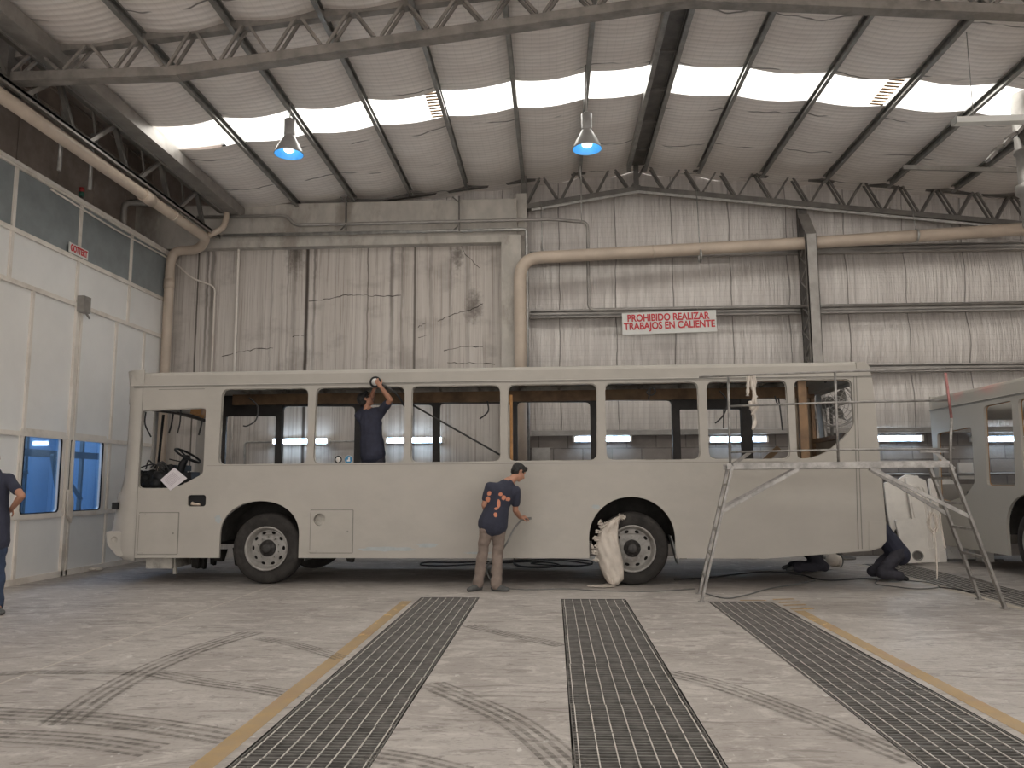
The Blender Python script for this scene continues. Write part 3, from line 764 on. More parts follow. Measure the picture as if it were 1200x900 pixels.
# hangers
for px, y0, y1, nm in [(636, 237, 300, 'leftmost'), (818, 222, 300, 'middle'), (1071, 245, 276, 'rightmost')]:
    a = onY(px-2, y0, 15.72); b = onY(px, y1, 15.66); b.x = a.x+.02
    root = thing('pipe_hanger', 'thin pale pipe hanger between wall truss and beige pipe, %s of the three' % nm, 'hanger', tuple(b), group='pipe hangers')
    G().tube([a, b], .012, 6).build('strap', MT['galv'], root)
    G().lathe([(.128, -.02), (.135, -.02), (.135, .02), (.128, .02)], (b.x, 15.68, b.z), 'X', 20).build('clamp', MT['galv'], root)
# thin conduits
def C(px, py, Y=15.7): return onY(px, py, Y)
def level(pts):   # px path -> orthogonal pipe at constant Y
    return pts
z1 = C(450, 273).z
pipe('water_pipe', 'bright galvanised pipe along the concrete beam', [(-6.85, 15.68, z1+.01), (C(617, 271).x, 15.68, z1+.01), (C(617, 271).x, 15.68, z1-.35), (C(617, 271).x, 15.68, .02)], .035, MT['galv'], .08)
zz = C(450, 261.5, 15.62).z; zs = C(300, 253, 15.62).z
xe = C(689, 300, 15.9).x; zg = C(728, 362, 15.9).z
pipe('air_pipe', 'dark stepped air pipe crossing the upper wall and turning down behind beige pipe', [(-7.4, 15.62, zs), (C(336, 253, 15.62).x, 15.62, zs), (C(345, 262, 15.62).x, 15.62, zz), (0, 15.62, zz), (xe, 15.85, zz), (xe, 15.95, zg), (9.9, 15.95, zg)], .034, MT['girt'], .14)
for px, nm in [(406, 'left'), (538, 'right')]:
    a = C(px, 230, 15.62); b = C(px, 270, 15.62)
    g = G().beam(a, (a.x, 15.62, b.z), .03, .05, (0, 1, 0)).beam((a.x-.12, 15.66, b.z+.02), (a.x+.02, 15.66, b.z+.16), .02, .03, (0, 1, 0)).beam((a.x-.02, 15.66, a.z-.1), (a.x-.14, 15.66, a.z), .02, .03, (0, 1, 0))
    o = g.build('pipe_bracket', MT['steel']); tag(o, 'dark steel bracket holding the air pipe, %s of the two' % nm, 'bracket', 'air pipe brackets')
jb = C(273, 284, 15.9)
root = thing('junction_box', 'beige junction box with conduit dropping down concrete wall', 'junction box', (jb.x, 15.9, jb.z))
G().box((jb.x-.09, 15.82, jb.z-.06), (jb.x+.07, 15.95, jb.z+.08)).build('box', MT['frame'], root)
G().tube(bent([(jb.x+.05, 15.9, jb.z+.02), (jb.x+.13, 15.9, jb.z-.0), (jb.x+.13, 15.9, 0.9)], .1), .028, 8).build('conduit', MT['frame'], root)
c2 = C(252, 336, 15.9)
pipe('cable_conduit', 'thin white conduit arching from booth corner down concrete wall', [onX(60, 222, -8.0), onX(130, 266, -8.0), onX(203, 306, -8.0), C(225, 326, 15.9), (c2.x, 15.9, c2.z), (c2.x, 15.9, .9)], .017, MT['frame'], .12, 8, cat='conduit')
# grey flashing strip under bus roof level : wire from lamp
# ---------------------------------------------------------------- lights on the wall
def tubelight(lab, x, z, Y):
    root = thing('fluorescent_light', lab, 'light', (x, Y, z), group='fluorescent lights along the back wall', local=True)
    g = G(); L = 1.2
    g.prism([(-.05, -.055), (.05, -.055), (.05, .055), (-.05, .055)], [], lambda u, v, t: (t, u+.02, v), -L/2, L/2); g.build('housing', MT['white'], root)
    for s in (-1, 1): G().box((s*L/2, -.09, -.06), (s*(L/2-.045), .0, .06)).build('end_cap', MT['frame'], root)
    G().tube([(-L/2+.05, -.065, .022), (L/2-.05, -.065, .022)], .019, 10).tube([(-L/2+.05, -.065, -.022), (L/2-.05, -.065, -.022)], .019, 10).build('tube', MT['tube'], root)
    G().prism(rrect(-.10, -.065, -.035, .065, .03), [rrect(-.096, -.061, -.039, .061, .027)], lambda u, v, t: (t, u, v), -L/2+.045, L/2-.045).build('diffuser', MT['clear'], root)
    return root
first = None
for k, (pl, pr_, py, Y, lab) in enumerate([(321, 385, 517.2, 15.93, 'glowing fluorescent light behind the first large bus window from the front'), (452, 520, 516, 15.93, 'glowing fluorescent light right of the man standing in the bus'),
        (671, 740, 514.5, 16.23, 'glowing fluorescent light on blockwork in the middle of the hall'), (829, 899, 515, 16.23, 'glowing fluorescent light behind the rear bus windows'),
        (1010, 1079, 514, 16.23, 'glowing fluorescent light between the two buses'), (1139, 1210, 514.5, 16.23, 'glowing fluorescent light behind the partly visible second bus')]):
    c = onY((pl+pr_)/2, py, Y)
    if first is None: first = tubelight(lab, c.x, c.z, Y); o = first
    else: o = dup(first, label=lab)
    o.location = (c.x, Y, c.z)
z5 = onY(420, 517, 15.9).z
pipe('light_conduit', 'thin grey conduit feeding the lights on the concrete wall', [(onY(287, 560, 15.92).x, 15.92, .6), (onY(287, 517, 15.92).x, 15.92, z5), (onY(455, 517, 15.92).x, 15.92, z5)], .02, MT['galv'], .08, cat='conduit')
zc = onY(1060, 556, 16.2).z
pipe('wall_conduit', 'thin horizontal pipe along the blockwork behind leaning panels', [(4.2, 16.24, zc), (13.5, 16.24, zc)], .03, MT['girt'], .08)
# grey notice box on blockwork
a = onY(1123, 542, 16.25); g = G().box((a.x, 16.24, a.z-.33), (a.x+.28, 16.30, a.z)); o = g.build('notice_board', MT['frame']); tag(o, 'small grey notice sheet on blockwork seen through second bus', 'notice')
a = onY(623, 525, 16.28); g = G().box((a.x, 16.22, a.z-.3), (a.x+.38, 16.30, a.z)); o = g.build('wall_patch', MT['girt']); tag(o, 'dark grey square box on blockwork behind the bus', 'wall box')

# high-bay lamps
def highbay(x, y, z, lab):
    root = thing('ceiling_lamp', lab, 'lamp', (x, y, z), group='bell lamps hanging from the roof', local=True)
    G().lathe([(.055, .34), (.07, .32), (.10, .26), (.17, .14), (.215, .04), (.228, 0), (.222, 0), (.208, .04), (.163, .138), (.095, .25), (.05, .31)], n=40).build('lamp_shade', MT['shade_out'], root)
    G().lathe([(.219, .002), (.206, .042), (.16, .14), (.092, .25), (.03, .29), (.001, .29)], n=40).build('reflector', MT['shade_in'], root)
    G().tube([(0, 0, .30), (0, 0, .33), (0, 0, .56), (0, 0, .58)], [.08, .085, .085, .05], 20).build('ballast_housing', MT['shade_out'], root)
    G().tube([(0, 0, .04), (0, 0, .06), (0, 0, .12), (0, 0, .2), (0, 0, .29)], [.05, .075, .082, .06, .03], 16).build('bulb', MT['bulb'], root)
    G().tube([(0, 0, .57), (0, 0, zl(x)+.0-z)], .012, 6).build('stem', MT['galv'], root)
    return root
a = onY(338.5, 181, 11.5); l1 = highbay(a.x, 11.5, a.z, 'lit bell lamp hanging under the left part of the skylight')
a = onY(688, 175, 11.5); l2 = highbay(a.x, 11.5, a.z, 'lit bell lamp hanging near the middle of the roof')
# white fitting, duct, beacon
a = onY(1119, 141.5, 10.6)
root = thing('hanging_light_fitting', 'unlit long white light fitting hanging at upper right', 'light', (a.x+.6, 10.6, a.z))
G().box((a.x, 10.55, a.z-.045), (a.x+1.5, 10.68, a.z+.04)).build('housing', MT['white'], root)
G().box((a.x-.01, 10.54, a.z-.05), (a.x, 10.69, a.z+.045)).build('end_cap', MT['steel_l'], root)
for xx in (.25, 1.25): G().tube([(a.x+xx, 10.6, a.z+.04), (a.x+xx, 10.6, zl(a.x+xx)+.1)], .006, 5).build('wire', MT['galv'], root)
a = onY(1202, 200, 12.2)
root = thing('air_duct', 'grey vertical air duct with flared joints at upper right', 'duct', (a.x, 12.2, 5.4))
G().lathe([(.21, 7.5), (.21, 6.6), (.23, 6.6), (.23, 6.55), (.20, 6.55), (.20, 6.05), (.25, 6.02), (.25, 5.9), (.20, 5.87), (.19, 5.4), (.17, 5.3)], (a.x+.1, 12.2, 0), n=28).build('duct_tube', MT['girt'], root)
g = G()
for i in range(6): g.beam((a.x-.62+i*.11, 12.1, 6.42+i*.10+(.03 if i % 2 else -.03)), (a.x-.5+i*.11, 12.1, 6.52+i*.10), .14, .05)
g.build('flashing', MT['girt'], root)
a = onY(1058, 196, 14.5); g = G().beam((a.x, 14.5, a.z), (a.x+2.2, 14.5, a.z-.13), .05, .08); o = g.build('steel_bar', MT['girt']); tag(o, 'steel bar hung under the purlins at upper right', 'bar')
g = G().tube([onY(681, 215, 15.4), onY(681.5, 262, 15.4)], .012, 6).tube([onY(679, 180, 15.4), onY(681, 215, 15.4)], .018, 6); o = g.build('drop_rod', MT['galv']); tag(o, 'thin rod dropping to the pipe below the middle lamp', 'rod')

# sign
root = thing('warning_sign', 'white sign with red capitals forbidding hot work on foil wall', 'sign', tuple(onY(784, 391, 15.8)))
c = [onY(x, y, 15.82) for x, y in ((729, 368.3), (839, 363.8), (839, 388.8), (730, 391.2))]
cx = sum((p.x for p in c))/4; cz = sum((p.z for p in c))/4; w = (c[1].x-c[0].x); h = .44
ang = math.atan2(c[1].z-c[0].z, c[1].x-c[0].x)
mw = Matrix.Translation((cx, 15.80, cz)) @ Matrix.Rotation(-ang*.9, 4, 'Y')
g = G(); g.prism([(-w/2, -h/2), (w/2, -h/2), (w/2, h/2), (-w/2, h/2)], [], lambda u, v, t: mw @ Vector((u, t, v)), 0, .02)
g.build('sign_board', MT['white'], root)
tm = mw @ Matrix.Translation((0, -.004, 0)) @ Matrix.Rotation(R(90), 4, 'X')
text_obj('sign_lettering', 'PROHIBIDO REALIZAR', .20, MT['red'], root, tm @ Matrix.Translation((-.02, .105, 0)), .002, .82, .006)
text_obj('sign_lettering', 'TRABAJOS EN CALIENTE', .20, MT['red'], root, tm @ Matrix.Translation((0, -.06, 0)), .002, .83, .006)
G().tube([mw @ Vector((-.6, .03, h/2)), mw @ Vector((-.6, .2, h/2+.12))], .006, 5).tube([mw @ Vector((.6, .03, h/2)), mw @ Vector((.6, .2, h/2+.12))], .006, 5).build('hook', MT['galv'], root)

# ---------------------------------------------------------------- spray booth
BX = -8.05
root = thing('spray_booth', 'large pale panelled spray booth along the left wall with blue lit windows', 'spray booth', (BX, 12, 0))
def bY(px, py): return onX(px, py, BX).y
Y0, Y1 = 7.5, 15.93
zr = [0.08, 1.0, 2.25, 4.5, 5.28, 6.27]
up = [9.6, bY(18.7, 200), bY(94.9, 244), bY(154, 281), Y1-.04]
lo = [9.3, bY(38, 343.6), bY(92.7, 359), bY(136, 381), bY(168.6, 392), Y1-.04]
lo[1] = 11.58; lo[2] = 12.76
def panelrow(ys, za, zb, nm, mat, skip=()):
    for i, (a, b) in enumerate(zip([Y0]+ys, ys)):
        if b-a < .05 or i in skip: continue
        G().box((BX+.0, a+.03, za+.03), (BX-.04, b-.03, zb-.03)).build(nm, mat, root)
panelrow(up, zr[4], zr[5], 'upper_pane', MT['boothg'])
panelrow(up, zr[3], zr[4], 'wall_panel', MT['boothp'])
panelrow(lo, zr[2], zr[3], 'wall_panel', MT['boothp'])
panelrow(lo, 0.05, zr[1], 'wall_panel', MT['boothp'])
wins = [(onX(23.5, 560, BX).y, onX(68, 560, BX).y), (onX(78.5, 560, BX).y, onX(117, 560, BX).y)]
wz0, wz1 = onX(68, 600, BX).z, onX(68, 513, BX).z
# window band with two openings
outer = [(Y0, zr[1]), (Y1, zr[1]), (Y1, zr[2]), (Y0, zr[2])]
holes = [rrect(a, wz0, b, wz1, .07) for a, b in wins]
G().prism(outer, holes, lambda u, v, t: (t, u, v), BX-.04, BX).build('window_band', MT['boothp'], root)
for a, b in wins:
    w = G().prism(rrect(a-.09, wz0-.09, b+.10, wz1+.10, .03), [rrect(a, wz0, b, wz1, .07)], lambda u, v, t: (t, u, v), BX, BX+.025).build('window_frame', MT['frame'], root)
    G().prism(rrect(a-.012, wz0-.012, b+.012, wz1+.012, .08), [rrect(a+.012, wz0+.012, b-.012, wz1-.012, .06)], lambda u, v, t: (t, u, v), BX+.02, BX+.034).build('gasket', MT['black'], w)
    G().box((BX-.03, a-.02, wz0-.02), (BX-.024, b+.02, wz1+.02)).build('pane', MT['glass'], w)
g = G()
for z in zr[1:]: g.box((BX-.02, Y0, z-.035), (BX+.035, Y1, z+.035))
g.box((BX-.02, Y0, 0), (BX+.05, Y1, .09))
g.build('frame_rail', MT['frame'], root)
g = G()
for y in up: g.box((BX-.02, y-.03, zr[3]), (BX+.03, y+.03, zr[5]))
for y in lo: g.box((BX-.02, y-.03, 0), (BX+.03, y+.03, zr[3]))
y = lo[2]; g.box((BX-.01, y-.085, 0), (BX+.05, y-.035, zr[3])); g.box((BX-.01, y+.035, 0), (BX+.05, y+.085, zr[3]))
g.box((BX-.1, Y1-.02, 0), (BX+.06, Y1+.04, zr[5]+.04))
g.build('frame_post', MT['frame'], root)
G().box((BX-.2, Y0, 6.27), (BX+.05, Y1, 6.33)).build('top_rail', MT['frame'], root)
G().box((BX-2.9, Y0, 6.25), (BX-.1, Y1, 6.30)).box((BX-2.95, Y0, 0), (BX-2.9, Y1, 6.3)).box((BX-2.9, Y0-.05, 0), (BX, Y0, 6.3)).build('booth_casing', MT['boothp'], root)
a = onX(91, 357, BX); G().box((BX+.04, a.y-.08, a.z-.14), (BX+.16, a.y+.12, a.z+.14)).tube([(BX+.1, a.y+.05, a.z-.1), (BX+.1, a.y+.2, a.z-.2)], .02, 6).build('door_bolt', MT['girt'], root)
# interior of the booth seen through the windows
MT['blueroom'] = simple('booth_inner_wall', (.42, .50, .60), .5, 0, .05, 1)
G().box((BX-1.9, 10.2, .6), (BX-1.85, 15.2, 3.0)).box((BX-1.9, 15.1, .6), (BX-.06, 15.15, 3.0)).box((BX-1.9, 10.2, .6), (BX-.06, 10.25, 3.0)).box((BX-1.9, 10.2, 2.95), (BX-.06, 15.2, 3.0)).box((BX-1.9, 10.2, .6), (BX-.06, 15.2, .65)).build('inner_room', MT['blueroom'], root)
g = G()
g.beam((BX-.8, 10.4, 2.02), (BX-.8, 15.0, 2.02), .08, .12); g.beam((BX-.9, 13.0, .65), (BX-.9, 13.0, 2.9), .06, .06, (0, 1, 0))
g.beam((BX-.8, 13.55, 2.0), (BX-.8, 14.5, 1.2), .05, .05, (1, 0, 0)); g.beam((BX-.7, 13.4, 2.0), (BX-.7, 13.8, .8), .05, .05, (1, 0, 0)); g.beam((BX-.9, 14.6, .65), (BX-.9, 14.6, 2.9), .06, .06, (0, 1, 0))
g.beam((BX-.8, 12.1, 1.95), (BX-.8, 12.5, 1.5), .07, .07, (1, 0, 0)); g.beam((BX-.8, 12.5, 1.5), (BX-.8, 12.9, 1.7), .07, .07, (1, 0, 0))
g.build('inner_frame', MT['girt'], root)
ld = bpy.data.lights.new('booth_lamp', 'AREA'); ld.shape = 'RECTANGLE'; ld.size = .4; ld.size_y = 3.5; ld.energy = 24; ld.color = (.52, .73, 1)
lo_ = bpy.data.objects.new('booth_lamp', ld); COL.objects.link(lo_); lo_.location = (BX-.9, 12.9, 2.85)
# booth sign
a = onX(80.5, 289, BX+.04); b = onX(102, 304, BX+.04)
zc_, yc_ = (a.z+b.z)/2+.03, (a.y+b.y)/2
root = thing('booth_sign', 'small white sign with red capitals on the booth frame', 'sign', (BX+.05, yc_, zc_-.1))
wd = (b.y-a.y)
G().box((BX+.04, yc_-wd/2, zc_-.085), (BX+.055, yc_+wd/2, zc_+.085)).build('sign_board', MT['white'], root)
text_obj('sign_lettering', 'GOTTERT', .155, MT['red'], root, Matrix.Translation((BX+.058, yc_, zc_)) @ Matrix.Rotation(R(90), 4, 'Z') @ Matrix.Rotation(R(90), 4, 'X'), .002, wd/.62*.80, .006)
a = onX(95, 236, BX-.1)
root = thing('signal_beacon', 'small red and green signal beacon on top of the booth', 'signal light', (BX-.1, a.y, 6.33))
G().tube([(BX-.1, a.y, 6.33), (BX-.1, a.y, 6.45)], .03, 10).build('stem', MT['steel'], root)
MT['green'] = simple('green_lens', (.03, .12, .08), .4); MT['redl'] = simple('red_lens', (.35, .03, .03), .4)
G().tube([(BX-.1, a.y, 6.45), (BX-.1, a.y, 6.53)], .045, 12).build('green_lens', MT['green'], root)
G().tube([(BX-.1, a.y, 6.53), (BX-.1, a.y, 6.61)], .045, 12).build('red_lens', MT['redl'], root)
# pipes in the side bay
for pts, lab in [([(-8.4, 14.6, 6.33), (-8.4, 14.6, 7.0), (-8.2, 14.9, 7.1), (-7.6, 15.3, 7.1)], 'grey bent pipe rising from the booth top')]:
    pipe('vent_pipe', lab, pts, .06, MT['girt'], .12)
for y, nm in ((11.2, 'nearer'), (12.0, 'farther')):
    g = G().tube([(-7.5, y, 6.25), (-7.5, y, 7.2)], .03, 8); o = g.build('hanging_rod', MT['galv']); tag(o, 'short grey rod hanging above the booth, %s of two' % nm, 'rod', 'rods hanging above the booth')
a = onX(60, 690, BX+.2)
g = G()
for i in range(7): g.ball((BX+.15+.05*math.sin(i*2.3), onX(104, 672, BX).y+.06*math.cos(i*1.7), .03), (.07, .06, .03), 8)
o = g.build('crumpled_rag', MT['cloth']); tag(o, 'small crumpled pale rag at the foot of the booth', 'rag')
a = onX(76, 590, BX)
g = G()
for i in range(6): g.tube(spline([(BX+.06, a.y+.02*i-.05, a.z+.22), (BX+.09, a.y+.03*i-.08, a.z), (BX+.07, a.y+.02*i-.03, a.z-.22-.02*i)], 4), .018, 6)
o = g.build('hanging_rag', MT['cloth']); tag(o, 'pale rag hanging between the booth windows', 'rag')

# ================================================================== BUSES
BA = R(-1.0)
ex = Vector((math.cos(BA), math.sin(BA), 0)); ey = Vector((-math.sin(BA), math.cos(BA), 0))
Pp = Vector((0, 11.65, 0))
def BW(px, py, yl=0.0):
    d = ray(px, py); P0 = Pp+ey*yl; return CP+d*(ey.dot(P0-CP)/ey.dot(d))
BO = BW(157, 650); BO.z = 0
def BL(px, py, yl=0.0):
    v = BW(px, py, yl)-BO; return (v.dot(ex), v.z)
def BWl(x, y, z): return BO+ex*x+ey*y+Vector((0, 0, z))
W = 2.5

def wheel_set(root, x, y, rr, rw, rub=.52, out=-1, name='wheel'):
    # axis along local y ; outer face at y
    s = out
    wroot = G()
    prof = [(rr-.005, .02), (rub*.80, -.005), (rub*.93, .0), (rub*.985, .03), (rub, .07), (rub, .22), (rub*.985, .26), (rub*.93, .285), (rr, .28)]
    c = (x, y, rub)
    def P(pr): return [(r, -s*h) for r, h in pr]
    g = G().lathe(P(prof), c, 'Y', 56)
    for k in range(3): g.lathe(P([(rub*.995, .10+k*.05), (rub*1.004, .105+k*.05), (rub*1.004, .125+k*.05), (rub*.995, .13+k*.05)]), c, 'Y', 56)
    tyre = g.build('tyre', MT['tyre'], root)
    # rim with hand holes
    g = G().lathe(P([(rr+.01, .015), (rr+.012, -.012), (rr-.012, -.012), (rr-.02, .02), (rr-.035, .05), (rr-.05, .10)]), c, 'Y', 56)
    ring_o = [((rr-.05)*math.cos(2*math.pi*i/56), (rr-.05)*math.sin(2*math.pi*i/56)) for i in range(56)]
    ho = []
    for k in range(10):
        a = 2*math.pi*k/10; q = []
        for j in range(10):
            b = 2*math.pi*j/10; u, v = (rr-.082)+.022*math.cos(b), .034*math.sin(b)
            q.append((u*math.cos(a)-v*math.sin(a), u*math.sin(a)+v*math.cos(a)))
        ho.append(q)
    hub_hole = [(.12*math.cos(2*math.pi*i/40), .12*math.sin(2*math.pi*i/40)) for i in range(40)]
    g.prism(ring_o, ho+[hub_hole], lambda u, v, t: (x+u, y-s*(t-.35*max(0, (rr-.05)-math.hypot(u, v))*(.55)), rub+v), .098, .112)
    rim = g.build('rim', MT['rim'], tyre)
    g = G()
    for k in range(10 if out == -1 else 0):
        a = 2*math.pi*(k+.5)/10; u, v = .165*math.cos(a), .165*math.sin(a)
        G().tube([(x+u, y-s*.07, rub+v), (x+u, y-s*.035, rub+v)], .014, 6).build('wheel_nut', MT['rim'], tyre)
    g = G().lathe(P([(.001, -.02), (.05, -.02), (.075, -.01), (.08, .02), (.11, .03), (.122, .05), (.125, .12)]), c, 'Y', 32)
    for k in range(8):
        a = 2*math.pi*k/8; g.tube([(x+.095*math.cos(a), y-s*.04, rub+.095*math.sin(a)), (x+.095*math.cos(a), y-s*.02, rub+.095*math.sin(a))], .010, 6)
    g.build('hub', MT['hub'], tyre)
    g = G().lathe(P([(rr-.03, .14), (.12, .17), (.001, .17)]), c, 'Y', 40); g.build('brake_drum', MT['dark'], tyre)
    return tyre

def make_bus(sp):
    root = thing('bus', sp['label'], 'bus', sp['loc'], sp['rot'], 'bare bus bodies in grey primer', local=True)
    pm = sp['mat']; zt = sp['z_gutter']; zr_ = sp['z_roof']; L = sp['L']
    side = lambda u, v, t: (u, t, v)
    # near side skin
    G().prism(sp['outline'], sp['holes'], side, 0, .045).build('side_panel', pm, root)
    # window rebates : thin inner frames
    g = G()
    for h in sp['wins']:
        c = Vector((sum(p[0] for p in h)/len(h), sum(p[1] for p in h)/len(h)))
        inner = [tuple(c+(Vector(p)-c)*.985) for p in h]; outer = [tuple(c+(Vector(p)-c)*1.03) for p in h]
        g.prism(outer, [inner], side, .0455, .055)
    g.build('window_flange', sp.get('flange', MT['inner']), root)
    # roof fascia + roof
    x0, x1 = sp['fx']
    g = G(); n = 10
    prof = [(0, zt), (.012, zt+.02), (.035, zr_-.05), (.06, zr_-.01), (.12, zr_+.012)]
    g.add([(x, y, z) for x in (x0, x1) for y, z in prof], [(i, i+1, len(prof)+i+1, len(prof)+i) for i in range(len(prof)-1)], False)
    # rounded rear top corner handled by end cap
    ins = [(.05, zt), (.09, zr_-.06), (.14, zr_-.03)]
    g.add([(x, y, z) for x in (x0, x1) for y, z in ins], [(i, i+1, len(ins)+i+1, len(ins)+i) for i in range(len(ins)-1)], False)
    g.build('roof_fascia', pm, root)
    g = G(); rp = []
    for i in range(17):
        t = i/16; y = .12+(W-.24)*t; rp.append((y, zr_+.012+.06*math.sin(math.pi*t)))
    for dz in (0, -.03):
        g.add([(x, y, z+dz) for x in (x0+.05, x1-.05) for y, z in rp], [(i, i+1, 17+i+1, 17+i) for i in range(16)], True)
    g.add([(x, W-y, z) for x in (x0, x1) for y, z in prof], [(i, i+1, len(prof)+i+1, len(prof)+i) for i in range(len(prof)-1)], False)
    g.build('roof', MT['inner'] if not sp.get('roofpm') else pm, root)
    # gutter
    gl = sp['gutter']; G().beam((gl[0], -.008, zt), (gl[1], -.008, zt), .018, .012).beam((gl[0], .004, zt-.02), (gl[1], .004, zt-.02), .01, .006).build('gutter', sp.get('gutmat', MT['seam']), root)
    # inner roof : ribs, light inner lining, longitudinal ducts
    g = G(); x = .7
    while x < L-.3:
        g.beam((x, .08, zr_-.05), (x, .7, zr_+.02), .04, .05); g.beam((x, .7, zr_+.02), (x, W-.7, zr_+.02), .04, .05); g.beam((x, W-.7, zr_+.02), (x, W-.08, zr_-.05), .04, .05)
        x += .71
    for y in (.45, .9, 1.6, 2.05): g.beam((.6, y, zr_+.0), (L-.3, y, zr_+.0), .03, .03)
    g.build('roof_ribs', MT['inner'], root)
    G().beam((.4, W-.10, sp['band'][1]-.09), (L-.1, W-.10, sp['band'][1]-.09), .09, .19).beam((.4, .10, zt-.02), (L-.1, .10, zt-.02), .05, .07).build('cant_rail', MT['brown'], root)
    # far side skin
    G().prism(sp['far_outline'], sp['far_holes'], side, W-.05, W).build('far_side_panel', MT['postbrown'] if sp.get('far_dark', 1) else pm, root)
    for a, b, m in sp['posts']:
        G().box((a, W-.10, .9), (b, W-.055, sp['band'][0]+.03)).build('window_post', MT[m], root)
    # floor, chassis
    g = G()
    for a, b in sp['floor']: g.box((a, .09, .86), (b, W-.09, .92))
    g.build('bus_floor', MT['dark'], root)
    g = G()
    for y in (.75, W-.75): g.box((.5, y-.04, .58), (sp['ch_end'], y+.04, .82))
    for x in sp['cross']: g.beam((x, .15, .80), (x, W-.15, .80), .06, .08)
    for x in sp['axles']: g.tube([(x, .35, .52), (x, W-.35, .52)], .07, 10)
    g.build('chassis', MT['dark'], root)
    for (x, z, r, zt_) in sp['arches']:
        n = 18; vs = []
        for k in range(n+1):
            a = math.pi*k/n; vs.append((x+r*math.cos(a), z+(zt_-z)*math.sin(a)))
        vs = [(x+r, .62)]+vs+[(x-r, .62)]; m = len(vs)
        for yy0, yy1 in ((.046, .62), (W-.62, W-.051)):
            g = G().add([(u, yy0, v) for u, v in vs]+[(u, yy1, v) for u, v in vs], [(i, i+1, m+i+1, m+i) for i in range(m-1)], True)
            g.add([(u, yy1 if yy0 < 1 else yy0, v) for u, v in vs], [tuple(range(m))], False)
            g.build('wheel_arch', MT['dark'], root)
    ws = []
    for x, rr, dual in sp['wheels']:
        ws.append(wheel_set(root, x, .03, rr, .28)); t = wheel_set(root, x, W-.03, rr, .28, out=1)
    for (x, y, w_, h_, tilt) in sp['flaps']:
        G().beam((x, y, .70), (x+tilt, y, .70-h_), w_, .018, (1, 0, 0)).build('mud_flap', MT['hoseg'] , root)
    return root

# ------------- bus 1 measured outline
def Q(pts, yl=0): return [BL(*p, yl) for p in pts]
zg = (BL(300, 450.5)[1]+BL(900, 443)[1])/2
zb = .385
def arch(cx, zc, rx, rz, zb, n=22, a0=0, p=2.2):
    out = []
    for k in range(n+1):
        a = math.pi-math.pi*k/n; c_, s_ = math.cos(a), math.sin(a)
        out.append((cx+rx*math.copysign(abs(c_)**(2/p), c_), zc+rz*abs(s_)**(2/p)))
    return [(cx-rx, zb)]+out+[(cx+rx, zb)]
fa = BL(303.5, 630); ra = BL(741, 633)
fl, fr = BL(257, 640)[0], BL(350, 640)[0]; rl, rr_ = BL(690.5, 640)[0], BL(791.5, 640)[0]
ftop, rtop = BL(303, 587.2)[1], BL(741, 582.2)[1]
xfe = BL(160, 600)[0]
A1 = arch((fl+fr)/2, .72, (fr-fl)/2, ftop-.72, zb, p=2.15); A2 = arch((rl+rr_)/2, .68, (rr_-rl)/2, rtop-.68, zb, p=2.0)
rear = Q([(900, 653), (960, 650), (1003, 646.5)])
re2 = Q([(1020, 645.5), (1033, 641.5), (1039, 634), (1038, 610), (1033.5, 560), (1029, 510), (1022, 445)])
outline = [(xfe, zg), (xfe, zb)]+A1+A2+[(rear[0][0], zb)]+rear[1:]+re2[:-1]+[(re2[-1][0], zg)]
def win(pts, r=.09): return round_poly(Q(pts), r)
wins = [round_poly(Q([(165.5, 481), (241.5, 477.5), (238, 555), (214, 568), (196, 572.5), (161, 572.5)]), [.07, .06, .05, .05, .02, .08]),
        win([(260.5, 456), (361.5, 454.5), (359, 543.5), (255.5, 545)], .10),
        win([(370.5, 454.3), (474.5, 452.5), (473, 542.5), (367, 543.5)], .10),
        win([(482.5, 452.3), (586.5, 451), (586.5, 541), (481, 542.3)], .10),
        win([(595, 450.8), (699.8, 449.3), (700, 539.5), (595, 540.8)], .10),
        win([(708.3, 449), (817.8, 447.3), (821, 538.6), (710.5, 539.5)], .10),
        win([(827.5, 447), (921.5, 445.3), (926.5, 537.8), (831, 538.6)], .10),
        round_poly(Q([(930.5, 445.2), (998, 443.8), (1001, 497), (992, 510), (970, 530), (950, 537.3), (934.5, 538)]), [.08, .10, .05, .1, .1, .1, .08])]
vent = rrect(*BL(219.5, 593.5), *BL(241.5, 580), .04)
hole2 = [(BL(374.5, 609)[0]+.09*math.cos(2*math.pi*i/20), BL(374.5, 609)[1]+.09*math.sin(2*math.pi*i/20)) for i in range(20)]
# ladder rungs cut: far side
band_lo = BL(560, 472, W)[1]; band_hi = BL(560, 460, W)[1]
sill = BL(700, 539.5)[1]
def FH(xa, xb, ytop, ybot=None, r=.08, zb_=None):
    a = BL(xa, ytop, W-.1); b = BL(xb, ytop, W-.1); z0 = sill if zb_ is None else zb_
    return round_poly([(a[0], z0), (b[0], z0), (b[0], b[1]), (a[0], a[1])], r)
far_holes = [FH(264, 322, 487.5, zb_=.50, r=.03), FH(331, 415, 476), FH(424, 506.5, 474), FH(515, 598, 472.5), FH(606, 691.5, 471), FH(700, 787, 469), FH(797, 868, 479.5, zb_=.50, r=.03), FH(881, 924, 467)]
fx0 = far_holes[0]
far_outline = [(.35, zg+.02), (.35, 1.05), (.35, .45)]
far_outline = [(.06, zg+.12), (.06, .40), (fl, .40), (fl, .95), (fr, .95), (fr, .40), (rl, .40), (rl, 1.25), (rr_, 1.25), (rr_, .40), (re2[0][0]-.3, .40), (re2[-1][0]-.08, zg+.12)]
